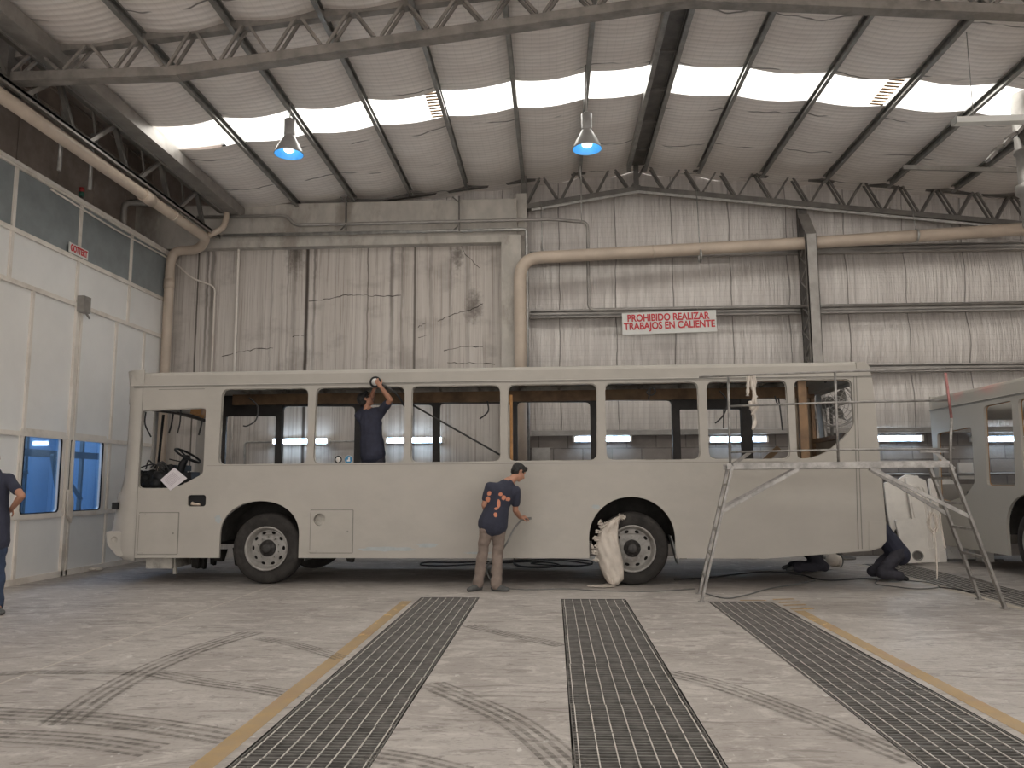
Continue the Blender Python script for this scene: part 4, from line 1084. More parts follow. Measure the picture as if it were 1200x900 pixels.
# front passenger side opening for the windscreen corner
far_holes = [h for h in far_holes]
cwf = BL(311, 643); cwr = BL(741.5, 645)
posts = []
for a, b in ((323, 330), (415.5, 423.5), (507, 514.5), (598.5, 605.8), (692, 699.5), (788, 796.5), (869.5, 880)):
    posts.append((BL(a, 500, W-.1)[0], BL(b, 500, W-.1)[0], 'postbrown'))
Lb = re2[-1][0]
spec1 = dict(label='long bare bus body in grey primer without glass, side-on in mid hall', loc=tuple(BO), rot=BA, mat=MT['primer'], z_gutter=zg, z_roof=3.19, L=Lb,
    outline=outline, holes=wins+[vent, hole2], wins=wins, fx=(BL(153.5, 440)[0], Lb-.18), gutter=(BL(157, 452)[0], Lb), band=(band_lo, band_hi),
    far_outline=far_outline, far_holes=far_holes, posts=posts, floor=[(.3, fl-.05), (fr+.05, rl-.05), (rr_+.05, Lb-.2)], ch_end=Lb-.6,
    cross=[.9, 3.2, 4.4, 5.3, 5.9, 6.6, 9.2, 10.2], axles=[cwf[0], cwr[0]], arches=[((fl+fr)/2, .72, (fr-fl)/2, ftop-.0), ((rl+rr_)/2, .68, (rr_-rl)/2, rtop)],
    wheels=[(cwf[0], .315, False), (cwr[0], .325, True)], flaps=[(BL(354, 650)[0], .22, .30, .36, .02), (BL(787, 650)[0], .15, .30, .40, .10)])
bus = make_bus(spec1)
# --- front mask
def sm_prof(prof, z):
    for (x0, z0), (x1, z1) in zip(prof, prof[1:]):
        if min(z0, z1) <= z <= max(z0, z1): return x0+(x1-x0)*(z-z0)/(z1-z0) if z1 != z0 else x0
    return prof[0][0] if z > prof[0][1] else prof[-1][0]
prof = [BL(*p, .3) for p in [(151.5, 437), (153.5, 452), (152.7, 477), (150, 520), (145.7, 560), (138, 583), (133, 612), (131.5, 618), (129, 640), (137, 648), (146, 655)]]
zlist = sorted(set([prof[0][1], zg]+[prof[-1][1]+(prof[0][1]-prof[-1][1])*i/34 for i in range(35)]), reverse=True)
ylist = [0, .03, .07, .12, .18, .26, .36, .5, .7, .95, 1.2, 1.3, 1.55, 1.8, 2.0, 2.14, 2.24, 2.32, 2.38, 2.43, 2.47, 2.5]
def fxy(y, z):
    t = abs(1-2*y/W); s = (1-t**5)**(1/2.2) if t < 1 else 0
    xp = sm_prof(prof, z); return xfe+(xp-xfe)*min(1, s*1.05)-(.10*(1-t*t))
g = G(); ny = len(ylist)
vs = [(fxy(y, z) if 0 < y < W else xfe, y, z) for z in zlist for y in ylist]; fs = []
for j in range(len(zlist)-1):
    for i in range(ny-1):
        zm = (zlist[j]+zlist[j+1])/2; ym = (ylist[i]+ylist[i+1])/2
        if 1.32 < zm < 2.74 and (.12 < ym < 2.38) and not (1.2 < ym < 1.3): continue
        fs.append((j*ny+i, j*ny+i+1, (j+1)*ny+i+1, (j+1)*ny+i))
g.add(vs, fs, True)
me = g.mesh('front_mask'); bm = bmesh.new(); bm.from_mesh(me)
bmesh.ops.solidify(bm, geom=bm.faces[:], thickness=.03); bm.to_mesh(me); bm.free()
link('front_mask', me, bus, MT['primer'])
# bumper corner with round lamp hole, recess
a = BL(129.5, 622, .15); b = BL(144.5, 652, .15)
pts = round_poly([(BL(127, 622, .1)[0], a[1]), (BL(144.5, 622, .1)[0], a[1]), (BL(146.5, 652, .1)[0], b[1]), (BL(139, 651, .1)[0], b[1]+.02), (BL(128.5, 638, .1)[0], BL(128, 638, .1)[1])], .04)
lc = BL(134.5, 632.5, .05); lh = [(lc[0]+.05*math.cos(2*math.pi*i/16), lc[1]+.05*math.sin(2*math.pi*i/16)) for i in range(16)]
G().prism(pts, [lh], lambda u, v, t: (u, t, v), .04, .5).build('bumper_corner', MT['primer'], bus)
a = BL(140, 592.5, .2); G().box((a[0]-.04, .06, a[1]-.05), (a[0]+.05, .5, a[1]+.05)).build('headlamp_recess', MT['black'], bus)
G().lathe([(.001, .06), (.045, .06), (.05, .05)], (lc[0], 0, lc[1]), 'Y', 16).build('lamp_socket', MT['primer'], bus)
# roof end corners
G().box((xfe-.05, .03, zg), (spec1['fx'][0]+.3, W-.03, 3.17)).build('front_header', MT['primer'], bus)
# rear end : corner post, wall with window opening
pr = Q([(1016, 446), (1022.5, 445), (1029, 510), (1033.5, 560), (1038.5, 610), (1039, 634), (1033, 641)])
zrt = 3.185
g = G()
top = BL(1017, 422.5)[0]
ro = [(Lb-.20, zg), (Lb+.0, zg), (top+.035, zg+.10), (top+.01, zrt-.03), (top-.06, zrt), (Lb-.20, zrt)]
g.prism(ro, [], lambda u, v, t: (u, t, v), .02, W-.02)
g.build('rear_roof_corner', MT['primer'], bus)
def xr(z): return sm_prof([(re2[-1][0], zg), re2[5], re2[4], re2[3], re2[2], (re2[1][0], re2[1][1])], z)
zA, zB, yA, yB = 2.20, 2.94, .50, 2.30
g = G()
nz = 24; zz_ = sorted(set([zg-(zg-.62)*i/nz for i in range(nz+1)]+[zA, zB]), reverse=True); yy_ = [0.02, .15, .3, yA, 1.2, 1.6, 2.0, yB, 2.48]
for dx in (0, -.04):
    vs = [(xr(z)+dx-.006, y, z) for z in zz_ for y in yy_]; fs = []
    for j in range(len(zz_)-1):
        for i in range(len(yy_)-1):
            zm = (zz_[j]+zz_[j+1])/2; ym = (yy_[i]+yy_[i+1])/2
            if zA < zm < zB and yA < ym < yB: continue
            if zm < 1.35 and .3 < ym < 2.0: continue
            fs.append((j*9+i, j*9+i+1, (j+1)*9+i+1, (j+1)*9+i))
    g.add(vs, fs, True)
g.build('rear_panel', MT['primer'], bus)
g = G(); xi = Lb-.11
for y in (.22, 2.34): g.box((xi-.06, y, .92), (xi, y+.07, 2.18 if .8 < y < 2.2 else 3.0))
for z in (1.5, 2.12, 2.98): g.box((xi-.07, .1, z), (xi-.01, 2.42, z+.07))
g.build('rear_framing', MT['brown'], bus)
MT['tan'] = simple('tan_lining', (.30, .235, .165), .7, 0, .2, 3, 0, (1, 1, 1), ((.16, .11, .07), .5))
G().box((xi-.02, .06, 1.4), (xi+.0, 2.44, 2.15)).build('rear_lining', MT['tan'], bus)
G().box((BL(926, 500, W-.1)[0], W-.09, 1.0), (Lb-.12, W-.06, 2.98)).build('side_lining', MT['tan'], bus)
G().beam((Lb-1.25, W-.13, 1.6), (Lb-.75, W-.13, 2.05), .06, .10).build('rear_brace', MT['brown'], bus)
for a in (940, 1003): pass
x = BL(940, 480)[0]
G().box((x-.02, .08, 1.75), (x+.10, .16, 3.0)).build('inner_pillar', MT['brown'], bus)
x = BL(597.5, 500)[0]; G().box((x-.005, .085, 1.72), (x+.035, .14, 2.78)).build('inner_pillar', MT['ochre'], bus)
# side seams, hatches
g = G()
x = BL(1007, 500)[0]
for px0, px1 in ((1003.5, 1007.5), (1000.5, 1003.0)):
    a = BL(px0, 443); b = BL(px1+3, 645); g.beam((a[0], -.001, zg), (b[0], -.001, b[1]+.02), .012, .006, (0, 1, 0))
g.beam((BL(242, 545)[0], -.001, BL(600, 543.2)[1]), (BL(920, 541)[0], -.001, BL(600, 543.2)[1]), .005, .006)
g.beam((BL(186, 457)[0], -.001, BL(186, 456.5)[1]), (BL(240, 456)[0], -.001, BL(186, 456.5)[1]), .006, .010)
g.beam((xfe+.003, -.001, zb), (xfe+.003, -.001, zg), .005, .006, (0, 1, 0))
g.build('panel_seams', MT['seam'], bus)
def hatch(x0, y0, x1, y1, hole=None):
    a = BL(x0, y1); b = BL(x1, y0); hs = [hole] if hole else []
    G().prism(rrect(a[0]-.012, a[1]-.012, b[0]+.012, b[1]+.012, .015), [rrect(a[0], a[1], b[0], b[1], .01)], side_, -.004, .0).build('hatch_seal', MT['seam'], bus)
    d = G().prism(rrect(a[0], a[1], b[0], b[1], .012), hs, side_, -.010, -.0005).build('hatch_door', MT['primer'], bus)
    for zz in (a[1]+.005, b[1]-.03): G().box((a[0]-.03, -.02, zz), (a[0]+.09, -.006, zz+.025)).build('hatch_hinge', MT['primer'], d)
    G().tube([(b[0]-.07, -.016, (a[1]+b[1])/2), (b[0]-.07, -.006, (a[1]+b[1])/2)], .012, 10).build('latch', MT['seam'], d)
side_ = lambda u, v, t: (u, t, v)
hatch(161.5, 601, 209.5, 649)
hatch(363.5, 598, 413.5, 647.5, hole2)
a = BL(1004, 644); 
G().prism(round_poly(Q([(1018, 611), (1038.3, 611), (1038, 634), (1032, 640.5), (1018, 643.5)]), [.01, .02, .04, .05, .01]), [], side_, -.012, -.001).build('rear_flap', MT['primer'], bus)
MT['filler'] = simple('pale_blue_filler', (.36, .39, .40), .7, 0, .08, 8)
g = G()
rnd = random.Random(3)
for cx, cy, w_, h_ in [(455, 643.5, 42, 3.2), (500, 639, 14, 3.0), (255.5, 608, 4.5, 5.5), (698, 594, 6, 3), (560, 648, 20, 1.6)]:
    pts = []
    for i in range(26):
        t = 2*math.pi*i/26; k = rnd.uniform(.62, 1.0); pts.append(BL(cx+w_*k*math.cos(t), cy+h_*k*math.sin(t)))
    G().prism(pts, [], side_, -.0015, 0).build('filler_patch', MT['filler'], bus)
# vents, underfloor bits
a = BL(230, 587); g = G().box((a[0]-.16, .06, a[1]-.12), (a[0]+.16, .2, a[1]+.12)); g.build('vent_box', MT['black'], bus)
G().tube([(a[0]-.10, .05, a[1]-.05), (a[0]+.04, .05, a[1]-.055)], .02, 8).ball((a[0]-.08, .05, a[1]-.04), .028, 8).build('cable_plug', MT['pvc'], bus)
g = G().box((hole2[0][0]-.35, .06, .5), (hole2[0][0]+.15, .4, 1.1)); g.build('hatch_locker', MT['inner'], bus)
for px, w_, d_, y in [(206, .16, .24, .6), (212, .08, .26, .7), (217, .09, .22, .9), (250, .20, .24, .9), (237, .22, .12, .5), (405, .14, .10, .2)]:
    a = BL(px, 655); g = G().add([(a[0]-w_/2, y, .46), (a[0]+w_/2, y, .46), (a[0]+w_/2*.7, y, .40-d_), (a[0]-w_/2*.5, y, .40-d_*.9), (a[0]-w_/2, y+.14, .46), (a[0]+w_/2, y+.14, .46), (a[0]+w_/2*.7, y+.1, .40-d_), (a[0]-w_/2*.5, y+.1, .40-d_*.9)],
        [(0, 1, 2, 3), (4, 7, 6, 5), (0, 4, 5, 1), (1, 5, 6, 2), (2, 6, 7, 3), (3, 7, 4, 0)]); g.build('underbody_bracket', MT['dark'], bus)
G().box((BL(157, 655)[0], .35, .19), (BL(188, 655)[0], 1.0, .42)).beam((BL(187, 655)[0], .45, .42), (BL(189, 655)[0], .45, .10), .05, .05, (0, 1, 0)).build('front_skirt', MT['inner'], bus)
for px in range(455, 560, 24): a = BL(px, 653); G().box((a[0], .5, .37), (a[0]+.12, .6, .5)).build('underbody_bracket', MT['dark'], bus)
for px in range(800, 905, 13): a = BL(px, 653); G().box((a[0], .3+.02*(px % 5), .37-.01*(px % 3)), (a[0]+.1, .5, .5)).build('underbody_bracket', MT['dark'], bus)
G().box((BL(462, 652)[0], 1.2, .40), (BL(560, 652)[0], 1.35, .47)).build('floor_bearer', MT['ochre'], bus)
# driver cab: dashboard, wheel, column, pillars
g = G(); 
for px, py, r, yl in [(172, 562, .13, .55), (182, 557, .12, .6), (190, 560, .14, .5), (176, 568, .10, .5), (197, 553, .09, .6), (168, 555, .07, .6), (203, 548, .07, .6), (186, 567, .12, .45), (160, 566, .1, .6)]:
    a = BL(px, py, yl); g.box((a[0]-r, yl-.12, a[1]-r*.7), (a[0]+r*.8, yl+.5, a[1]+r*.6))
    g.ball((a[0], yl-.08, a[1]), (r*.9, r*.7, r*.8), 10)
a = BL(180, 575, .6); g.box((a[0]-.3, .4, 1.0), (a[0]+.35, 2.2, a[1]+.1))
g.build('dashboard', MT['black'], bus)
g = G(); rnd = random.Random(5)
for i in range(9):
    a = BL(rnd.uniform(164, 200), rnd.uniform(548, 560), .5); b = BL(rnd.uniform(164, 205), rnd.uniform(545, 562), .5)
    g.tube(spline([(a[0], .42, a[1]), ((a[0]+b[0])/2, .38, max(a[1], b[1])+rnd.uniform(.03, .12)), (b[0], .45, b[1])], 5), .012, 5)
g.build('cable_tangle', MT['hose'], bus)
sw = BL(220, 534, .62); swc = Vector((sw[0], .62, sw[1])); nrm = Vector((math.sin(R(31)), 0, math.cos(R(31))))
e1 = Vector((math.cos(R(31)), 0, -math.sin(R(31)))); e2 = Vector((0, 1, 0)); rs = .215
swr = G().tube([swc+(e1*math.cos(t)+e2*math.sin(t))*rs for t in [2*math.pi*i/36 for i in range(36)]], .017, 8, closed=True)
for t in (.3, 2.84, 4.71): swr.beam(swc-nrm*.03, swc+(e1*math.cos(t)+e2*math.sin(t))*rs, .035, .012)
swr.ball(swc-nrm*.03, (.06, .06, .04), 12)
s_ = swr.build('steering_wheel', MT['black'], bus)
a = BL(196, 572, .6)
G().tube([swc-nrm*.03, swc-nrm*.15, Vector((a[0]+.1, .62, 1.25))], [.04, .06, .07], 10).tube([swc-nrm*.12+Vector((0, -.03, 0)), swc-nrm*.1+Vector((-.20, -.1, .03))], .01, 6).build('steering_column', MT['black'], s_)
G().beam(swc+Vector((.12, .05, -.33)), swc+Vector((-.35, .05, -.38)), .3, .14).build('instrument_binnacle', MT['black'], bus)
c = [Vector((BL(px, py, -.0)[0], 0, BL(px, py, 0)[1])) for px, py in ((188, 562.5), (204.5, 548), (219.5, 560.5), (200, 575))]
g = G(); g.add([v+Vector((0, -.006, 0)) for v in c]+[v+Vector((0, -.012, 0)) for v in c], [(0, 1, 2, 3), (7, 6, 5, 4), (0, 4, 5, 1), (1, 5, 6, 2), (2, 6, 7, 3), (3, 7, 4, 0)])
ps = g.build('paper_sheet', MT['paper']); 
ps.location = Vector((0, 0, 0)); me = ps.data
# place sheet in world on the bus window sill
wv = [BO+ex*v.x+ey*v.y+Vector((0, 0, v.z)) for v in [Vector((q.x, q.y-.006, q.z)) for q in c]]
bpy.data.objects.remove(ps)
g = G(); e = -ey*.004
g.add([v+e for v in wv]+[v-e*1.0+e*.0 for v in wv], [(0, 1, 2, 3), (7, 6, 5, 4), (0, 4, 5, 1), (1, 5, 6, 2), (2, 6, 7, 3), (3, 7, 4, 0)])
ps = g.build('paper_sheet', MT['paper']); tag(ps, 'tilted sheet of printed paper stuck in the driver window of the bus', 'paper')
g = G(); MT['ink'] = simple('faded_print', (.42, .36, .40), .8)
for i in range(7):
    t = .2+i*.09; p = wv[0].lerp(wv[3], t); q = wv[1].lerp(wv[2], t); g.beam(p.lerp(q, .15)+e*1.6, p.lerp(q, .8)+e*1.6, .002, .006)
g.build('printed_lines', MT['ink'], ps)
# cab rods, header strips and wires
def L3(px, py, yl): a = BL(px, py, yl); return Vector((a[0], yl, a[1]))
G().tube([L3(191.5, 486, 1.6), L3(185.5, 545, 1.6)], .022, 8).build('cab_rod', MT['black'], bus)
g = G().beam(L3(165, 479, 1.2), L3(241, 489, 1.2), .3, .03).beam(L3(200, 482, 1.9), L3(241, 493, 1.9), .06, .05); g.build('cab_header', MT['postbrown'], bus)
g = G().beam(L3(228, 481, .7), L3(240, 483, .7), .25, .10).beam(L3(226, 480, 1.0), L3(242, 486, 1.0), .1, .14); g.build('cab_locker', MT['ochre'], bus)
g = G()
for pts, yl in [([(171, 483), (170, 497), (177, 512)], .5), ([(212, 480), (211, 495), (208, 508)], .7), ([(203, 484), (201, 497), (198, 508)], 1.2), ([(238, 488), (236, 498), (233, 510)], 1.2),
                ([(292, 466), (302, 476), (300, 492), (290, 499), (285, 499)], .3), ([(571, 470), (572, 482), (562, 491)], .3), ([(843, 458), (852, 470), (848, 486), (838, 496)], .3), ([(848, 480), (848, 502)], .5), ([(912, 466), (914, 478), (917, 504)], .3), ([(908, 464), (911, 473), (917, 474)], .4),
                ([(762, 455), (758, 460), (764, 463), (768, 458), (763, 454), (760, 468)], .3), ([(965, 443), (967, 448), (970, 445)], .3)]:
    G().tube(spline([L3(x, y, yl) for x, y in pts], 5), .012 if yl < .9 else .015, 5).build('loose_wire', MT['hose'], bus)
g = G()
g.tube([L3(482.5, 474, .12), L3(586, 533, .12)], .016, 6); g.build('sloping_wire', MT['hose'], bus)
MT['yel'] = simple('yellow_trim', (.45, .28, .04), .6)
g = G().beam(L3(165.5, 488, .06), L3(162, 560, .06), .012, .012, (0, 1, 0)); g.build('yellow_trim', MT['yel'], bus)
# stickers seen on far window sill
for px, m, nm in [(396.5, 'white', 'mask'), (408.5, 'blue', 'glove')]:
    c = BW(px, 538.5, .09); rad = .062
    root = thing('safety_sticker', 'round %s safety sign on the bus window sill beside the standing man' % ('black and white' if nm == 'mask' else 'blue and white'), 'sticker', tuple(c))
    G().lathe([(.001, -.004), (rad, -.004), (rad, .0)], c, 'Y', 24).build('disc', MT['white'], root)
    if nm == 'mask':
        G().lathe([(rad*.62, -.006), (rad*.95, -.006)], c, 'Y', 24).build('ring', MT['black'], root)
        G().lathe([(.001, -.007), (rad*.3, -.007)], (c.x, c.y, c.z+rad*.2), 'Y', 16).box((c.x-rad*.16, c.y-.007, c.z-rad*.7), (c.x+rad*.16, c.y-.0065, c.z+.0)).build('symbol', MT['frame'], root)
    else:
        G().lathe([(.001, -.005), (rad*.93, -.005)], c, 'Y', 24).build('ring', MT['blue'], root)
        G().box((c.x-rad*.35, c.y-.008, c.z-rad*.45), (c.x+rad*.4, c.y-.007, c.z-rad*.05)).box((c.x-rad*.05, c.y-.008, c.z-rad*.1), (c.x+rad*.35, c.y-.007, c.z+rad*.55)).build('symbol', MT['white'], root)

# ------------- bus 2 (parallel to the gratings, at the right)
X2 = 7.1
def B2(px, py):   # local (x from front, z)
    v = onX(px, py, X2); return (Y2F-v.y, v.z)
Y2F = onX(1091, 500, X2).y
q = [B2(*p) for p in [(1091, 465), (1091, 482), (1098, 560), (1104, 600), (1105, 644)]]
zr2 = onX(1145, 452, X2).z; zg2 = onX(1145, 470.5, X2).z
wh2 = B2(1213, 645)[0]; L2 = 11.2
w2 = [round_poly([B2(1098, 508), B2(1138, 500), (B2(1142, 560)[0], B2(1142, 565)[1]), B2(1133, 580), B2(1112, 588), B2(1101, 585)], [.08, .07, .05, .05, .05, .08]),
      round_poly([B2(1152.5, 476), B2(1185.5, 469), (B2(1189.5, 560)[0], B2(1189.5, 570)[1]), (B2(1156, 560)[0], B2(1156, 569)[1])], .08)]
zs2 = B2(1170, 569.5)[1]; zt2 = B2(1170, 472)[1]
xw = B2(1195, 500)[0]
while xw+1.4 < L2-.3:
    w2.append(rrect(xw, zs2, xw+1.3, zt2, .08)); xw += 1.41
zb2 = .30
A1 = arch(wh2, .68, .70, .58, zb2); wr2 = wh2+5.6; A2 = arch(wr2, .68, .68, .56, zb2)
out2 = [(0, zg2), (.06, .85), (.08, zb2)]+A1+A2+[(L2, zb2+.2), (L2+.1, 1.0), (L2, zg2)]
fh2 = []
xw = .55
while xw+1.5 < L2: fh2.append(rrect(xw, zs2, xw+1.30, zt2-.05, .08)); xw += 1.41
spec2 = dict(label='second bare grey primed bus with pinkish overspray, cut off by right edge', loc=(X2, Y2F, 0), rot=R(-90), mat=MT['primer_red'], z_gutter=zg2, z_roof=zr2-.02, L=L2,
    outline=out2, holes=w2, wins=w2, flange=MT['ochre'], fx=(0, L2), gutter=(0, L2), band=(zt2-.05, zt2+.12),
    far_outline=[(.3, zg2+.1), (.3, .4), (wh2-.7, .4), (wh2-.7, .95), (wh2+.7, .95), (wh2+.7, .4), (L2-.2, .4), (L2-.05, zg2+.1)], far_holes=fh2, posts=[(x+1.32, x+1.38, 'ochre') for x in (.55, 1.96, 3.37, 4.78)],
    floor=[(.3, wh2-.8), (wh2+.8, wr2-.8), (wr2+.8, L2-.3)], ch_end=L2-.6, cross=[.9, 2.4, 4.4, 6], axles=[wh2, wr2], arches=[(wh2, .68, .70, 1.26), (wr2, .68, .68, 1.24)],
    wheels=[(wh2, .32, False), (wr2, .32, True)], flaps=[(wh2+.66, .2, .3, .35, .02)])
bus2 = make_bus(spec2)
for o in KIDS(bus2):
    pass
# front of bus 2
g = G(); pz = [zr2, zg2, 2.6, 2.2, 1.8, 1.4, 1.1, .8, .5, zb2]; py = [0.001, .06, .2, .5, 1.0, 1.5, 2.0, 2.3, 2.44, 2.499]
def fx2(y, z):
    t = abs(1-2*y/W); b = {0: 0}.get(0); xs_ = .0 if z > 1.2 else .08*(1.2-z)/.9
    return xs_-(.16+.0*z)*(1-t**4)
g.add([(fx2(y, z), y, z) for z in pz for y in py], [(j*10+i, j*10+i+1, (j+1)*10+i+1, (j+1)*10+i) for j in range(9) for i in range(9) if not (2 <= j <= 4 and 1 <= i <= 7)], True)
me = g.mesh('front_mask'); bm = bmesh.new(); bm.from_mesh(me); bmesh.ops.solidify(bm, geom=bm.faces[:], thickness=.03); bm.to_mesh(me); bm.free()
link('front_mask', me, bus2, MT['primer'])
a = B2(1177, 566)
swc = Vector((a[0], .6, a[1]+.04))
swr = G().tube([swc+(e1*math.cos(t)+e2*math.sin(t))*.22 for t in [2*math.pi*i/36 for i in range(36)]], .017, 8, closed=True)
for t in (.3, 2.84, 4.71): swr.beam(swc-nrm*.03, swc+(e1*math.cos(t)+e2*math.sin(t))*.21, .035, .012)
s_ = swr.build('steering_wheel', MT['black'], bus2)
G().tube([swc-nrm*.03, swc-nrm*.5], [.05, .06], 10).build('steering_column', MT['black'], s_)
a = B2(1130, 578); G().box((a[0]-.9, .5, .95), (a[0]-.1, 2.2, a[1]+.02)).build('dashboard', MT['black'], bus2)
g = G().tube([(1.5, 1.0, zt2-.1), (L2-1, 1.0, zt2-.1)], .022, 8).tube([(1.5, 1.5, zt2-.3), (L2-1, 1.5, zt2-.3)], .022, 8); g.build('grab_rail', MT['dark'], bus2)
g = G()
for x in (1.9, 2.3, 2.6, 3.3): g.tube(spline([(x, .8, zt2), (x+.05, .8, zt2-.35), (x-.05, .8, zt2-.75)], 5), .014, 5)
g.build('loose_wires', MT['hose'], bus2)

# ================================================================== WORK PLATFORM
LN0, LF0 = onZ(822, 705.5), onZ(815, 697.5); LF0 = Vector((LN0.x+.10, LN0.y+.72, 0))
RN0 = onZ(1178, 713.5); RF0 = onZ(1142, 700)
RF0 = Vector((RN0.x+.10, RN0.y+.74, 0))
pz = onY(900, 546, LN0.y).z
LN1 = onY(858, 546, LN0.y); LN1.z = pz; LF1 = LN1+(LF0-LN0)
RN1 = onY(1113, 549, RN0.y); RN1.z = pz; RF1 = RN1+(RF0-RN0)
root = thing('work_platform', 'galvanised steel work platform with ladder ends standing by the bus rear', 'scaffold', tuple((LN0+RF0)/2))
def ladder(a0, a1, b0, b1, zs, nm='ladder'):
    for p, q in ((a0, a1), (b0, b1)):
        d = G().beam(p, q, .06, .03, (1, 0, 0)); d.beam(p+Vector((0, 0, .0)), p+Vector((0, 0, .012)), .09, .07, (1, 0, 0)); d.build('ladder_rail', MT['scaf'], root)
    for z in zs:
        t = z/pz; p = a0.lerp(a1, t); q = b0.lerp(b1, t); G().beam(p, q, .035, .028).build('ladder_rung', MT['scaf'], root)
ladder(LN0, LN1, LF0, LF1, [.27, .56, .86, 1.14, 1.43])
ladder(RN0, RN1, RF0, RF1, [.27, .58, .90, 1.20, 1.50])
g = G()
for a, b in ((LN1, RN1), (LF1, RF1)): g.beam(a+(a-b).normalized()*.06, b, .04, .075)
for i in range(6): t = i/5; g.beam(LN1.lerp(RN1, t), LF1.lerp(RF1, t), .04, .04)
g.build('platform_frame', MT['scaf'], root)
g = G(); g.add([LN1+Vector((.02, .03, .03)), RN1+Vector((-.02, .03, .03)), RF1+Vector((-.02, -.03, .03)), LF1+Vector((.02, -.03, .03)),
     LN1+Vector((.02, .03, .042)), RN1+Vector((-.02, .03, .042)), RF1+Vector((-.02, -.03, .042)), LF1+Vector((.02, -.03, .042))],
     [(0, 3, 2, 1), (4, 5, 6, 7), (0, 1, 5, 4), (1, 2, 6, 5), (2, 3, 7, 6), (3, 0, 4, 7)]); g.build('deck_plate', MT['scaf'], root)
# braces
def online(p, q, t): return p.lerp(q, t)
def xat(px, a, b):   # parameter along platform edge for a pixel column
    best = min((abs((lambda v: 600+F*((v-CP).dot(cr))/((v-CP).dot(cf)))(a.lerp(b, i/200))-px), i/200) for i in range(201)); return a.lerp(b, best[1])
def rl_(z, a0, a1): return a0.lerp(a1, z/pz)
for a, b, c0, c1 in ((LN1, RN1, LN0, LN1), (LF1, RF1, LF0, LF1)):
    s = xat(936 if a is LN1 else 930, a, b); G().beam(s-Vector((0, 0, .04)), rl_(1.10, c0, c1), .03, .045).build('brace', MT['scaf'], root)
for a, b, c0, c1, px, z in ((LN1, RN1, RN0, RN1, 1020, 1.05), (LF1, RF1, RF0, RF1, 1018, 1.05)):
    s = xat(px, a, b); G().beam(s-Vector((0, 0, .04)), rl_(z, c0, c1), .03, .045).build('brace', MT['scaf'], root)
# guard rail on the near side
MT['scafred'] = simple('red_worn_steel', (.34, .15, .14), .5, .3, .3, 7)
hz = [onY(900, 440.5, LN1.y).z, onY(900, 475.5, LN1.y).z, onY(900, 529.5, LN1.y).z]
pl = xat(858, LN1, RN1)+Vector((-.02, .02, 0)); pm_ = xat(983, LN1, RN1); pr_ = RN1+Vector((.0, .0, 0))
prt = onY(1108, 437, RN1.y); prt.y = RN1.y
for p, t in ((pl, None), (pm_, None)): G().tube([p, Vector((p.x+.02, p.y, hz[0]+.01))], .017, 8).build('guard_post', MT['scaf'], root)
G().tube([pr_+Vector((0, 0, -.1)), Vector((prt.x+.03, RN1.y, (pz+prt.z)/2))], .017, 8).build('guard_post', MT['scaf'], root)
G().tube([Vector((prt.x+.03, RN1.y, (pz+prt.z)/2)), Vector((prt.x, RN1.y, prt.z))], .017, 8).build('guard_post', MT['scafred'], root)
for z, x0 in zip(hz, (-.35, 0, 0)):
    dz = .05
    G().tube([Vector((pl.x+x0, pl.y, z)), Vector((pm_.x, pm_.y, z+.01)), Vector((prt.x+(.04 if z < 2.6 else 0), RN1.y, z+.0))], .013, 8).build('guard_rail', MT['scaf'], root)
G().beam(onY(858, 545, LN1.y-.02), onY(879, 530, LN1.y+.1), .02, .04).build('guard_brace', MT['scaf'], root)
G().beam(onY(1095, 529, RN1.y+.1), onY(1119, 550, RN1.y-.02), .02, .04).build('guard_brace', MT['scaf'], root)
G().beam(onY(1078, 529, RN1.y+.05), onY(1115, 529, RN1.y+.05), .02, .03).build('guard_brace', MT['scaf'], root)
# rags and strings
def rag(name, lab, paths, Y, r, mat, cat='rag'):
    g = G()
    for p in paths: g.tube(spline([onY(x, y, Y+random.uniform(-.03, .03)) for x, y in p], 5), [r*random.uniform(.6, 1.3) for _ in range((len(p)-1)*5+1)], 6)
    o = g.build(name, mat); return tag(o, lab, cat)
rag('tied_rag', 'twisted pale rag tied to the top guard rail of the platform', [[(880, 439), (881, 450), (884, 463), (881, 476), (885, 492), (882, 503)], [(883, 440), (884, 455), (885, 468), (886, 478), (881, 486)], [(877, 440), (876.5, 452), (876, 464)], [(884, 472), (887, 477), (883, 482), (879, 478)], [(881, 440), (885, 447), (883, 458), (886, 466)], [(879, 470), (881, 480), (885, 474)]], LN1.y+.02, .022, MT['cloth'])
rag('rope_coil', 'coil of pale cord hanging from the platform brace', [[(1090, 600), (1087, 612), (1092, 622), (1097, 616), (1094, 603)], [(1092, 600), (1090, 616), (1096, 624), (1099, 610), (1095, 601)], [(1094, 601), (1099, 618), (1093, 626), (1089, 610), (1093, 600)], [(1095, 620), (1097, 645), (1098, 665), (1098, 679)], [(1101, 602), (1104, 622), (1107, 640), (1108, 641)]], RF0.y-.35, .011, MT['cloth'], 'cord')

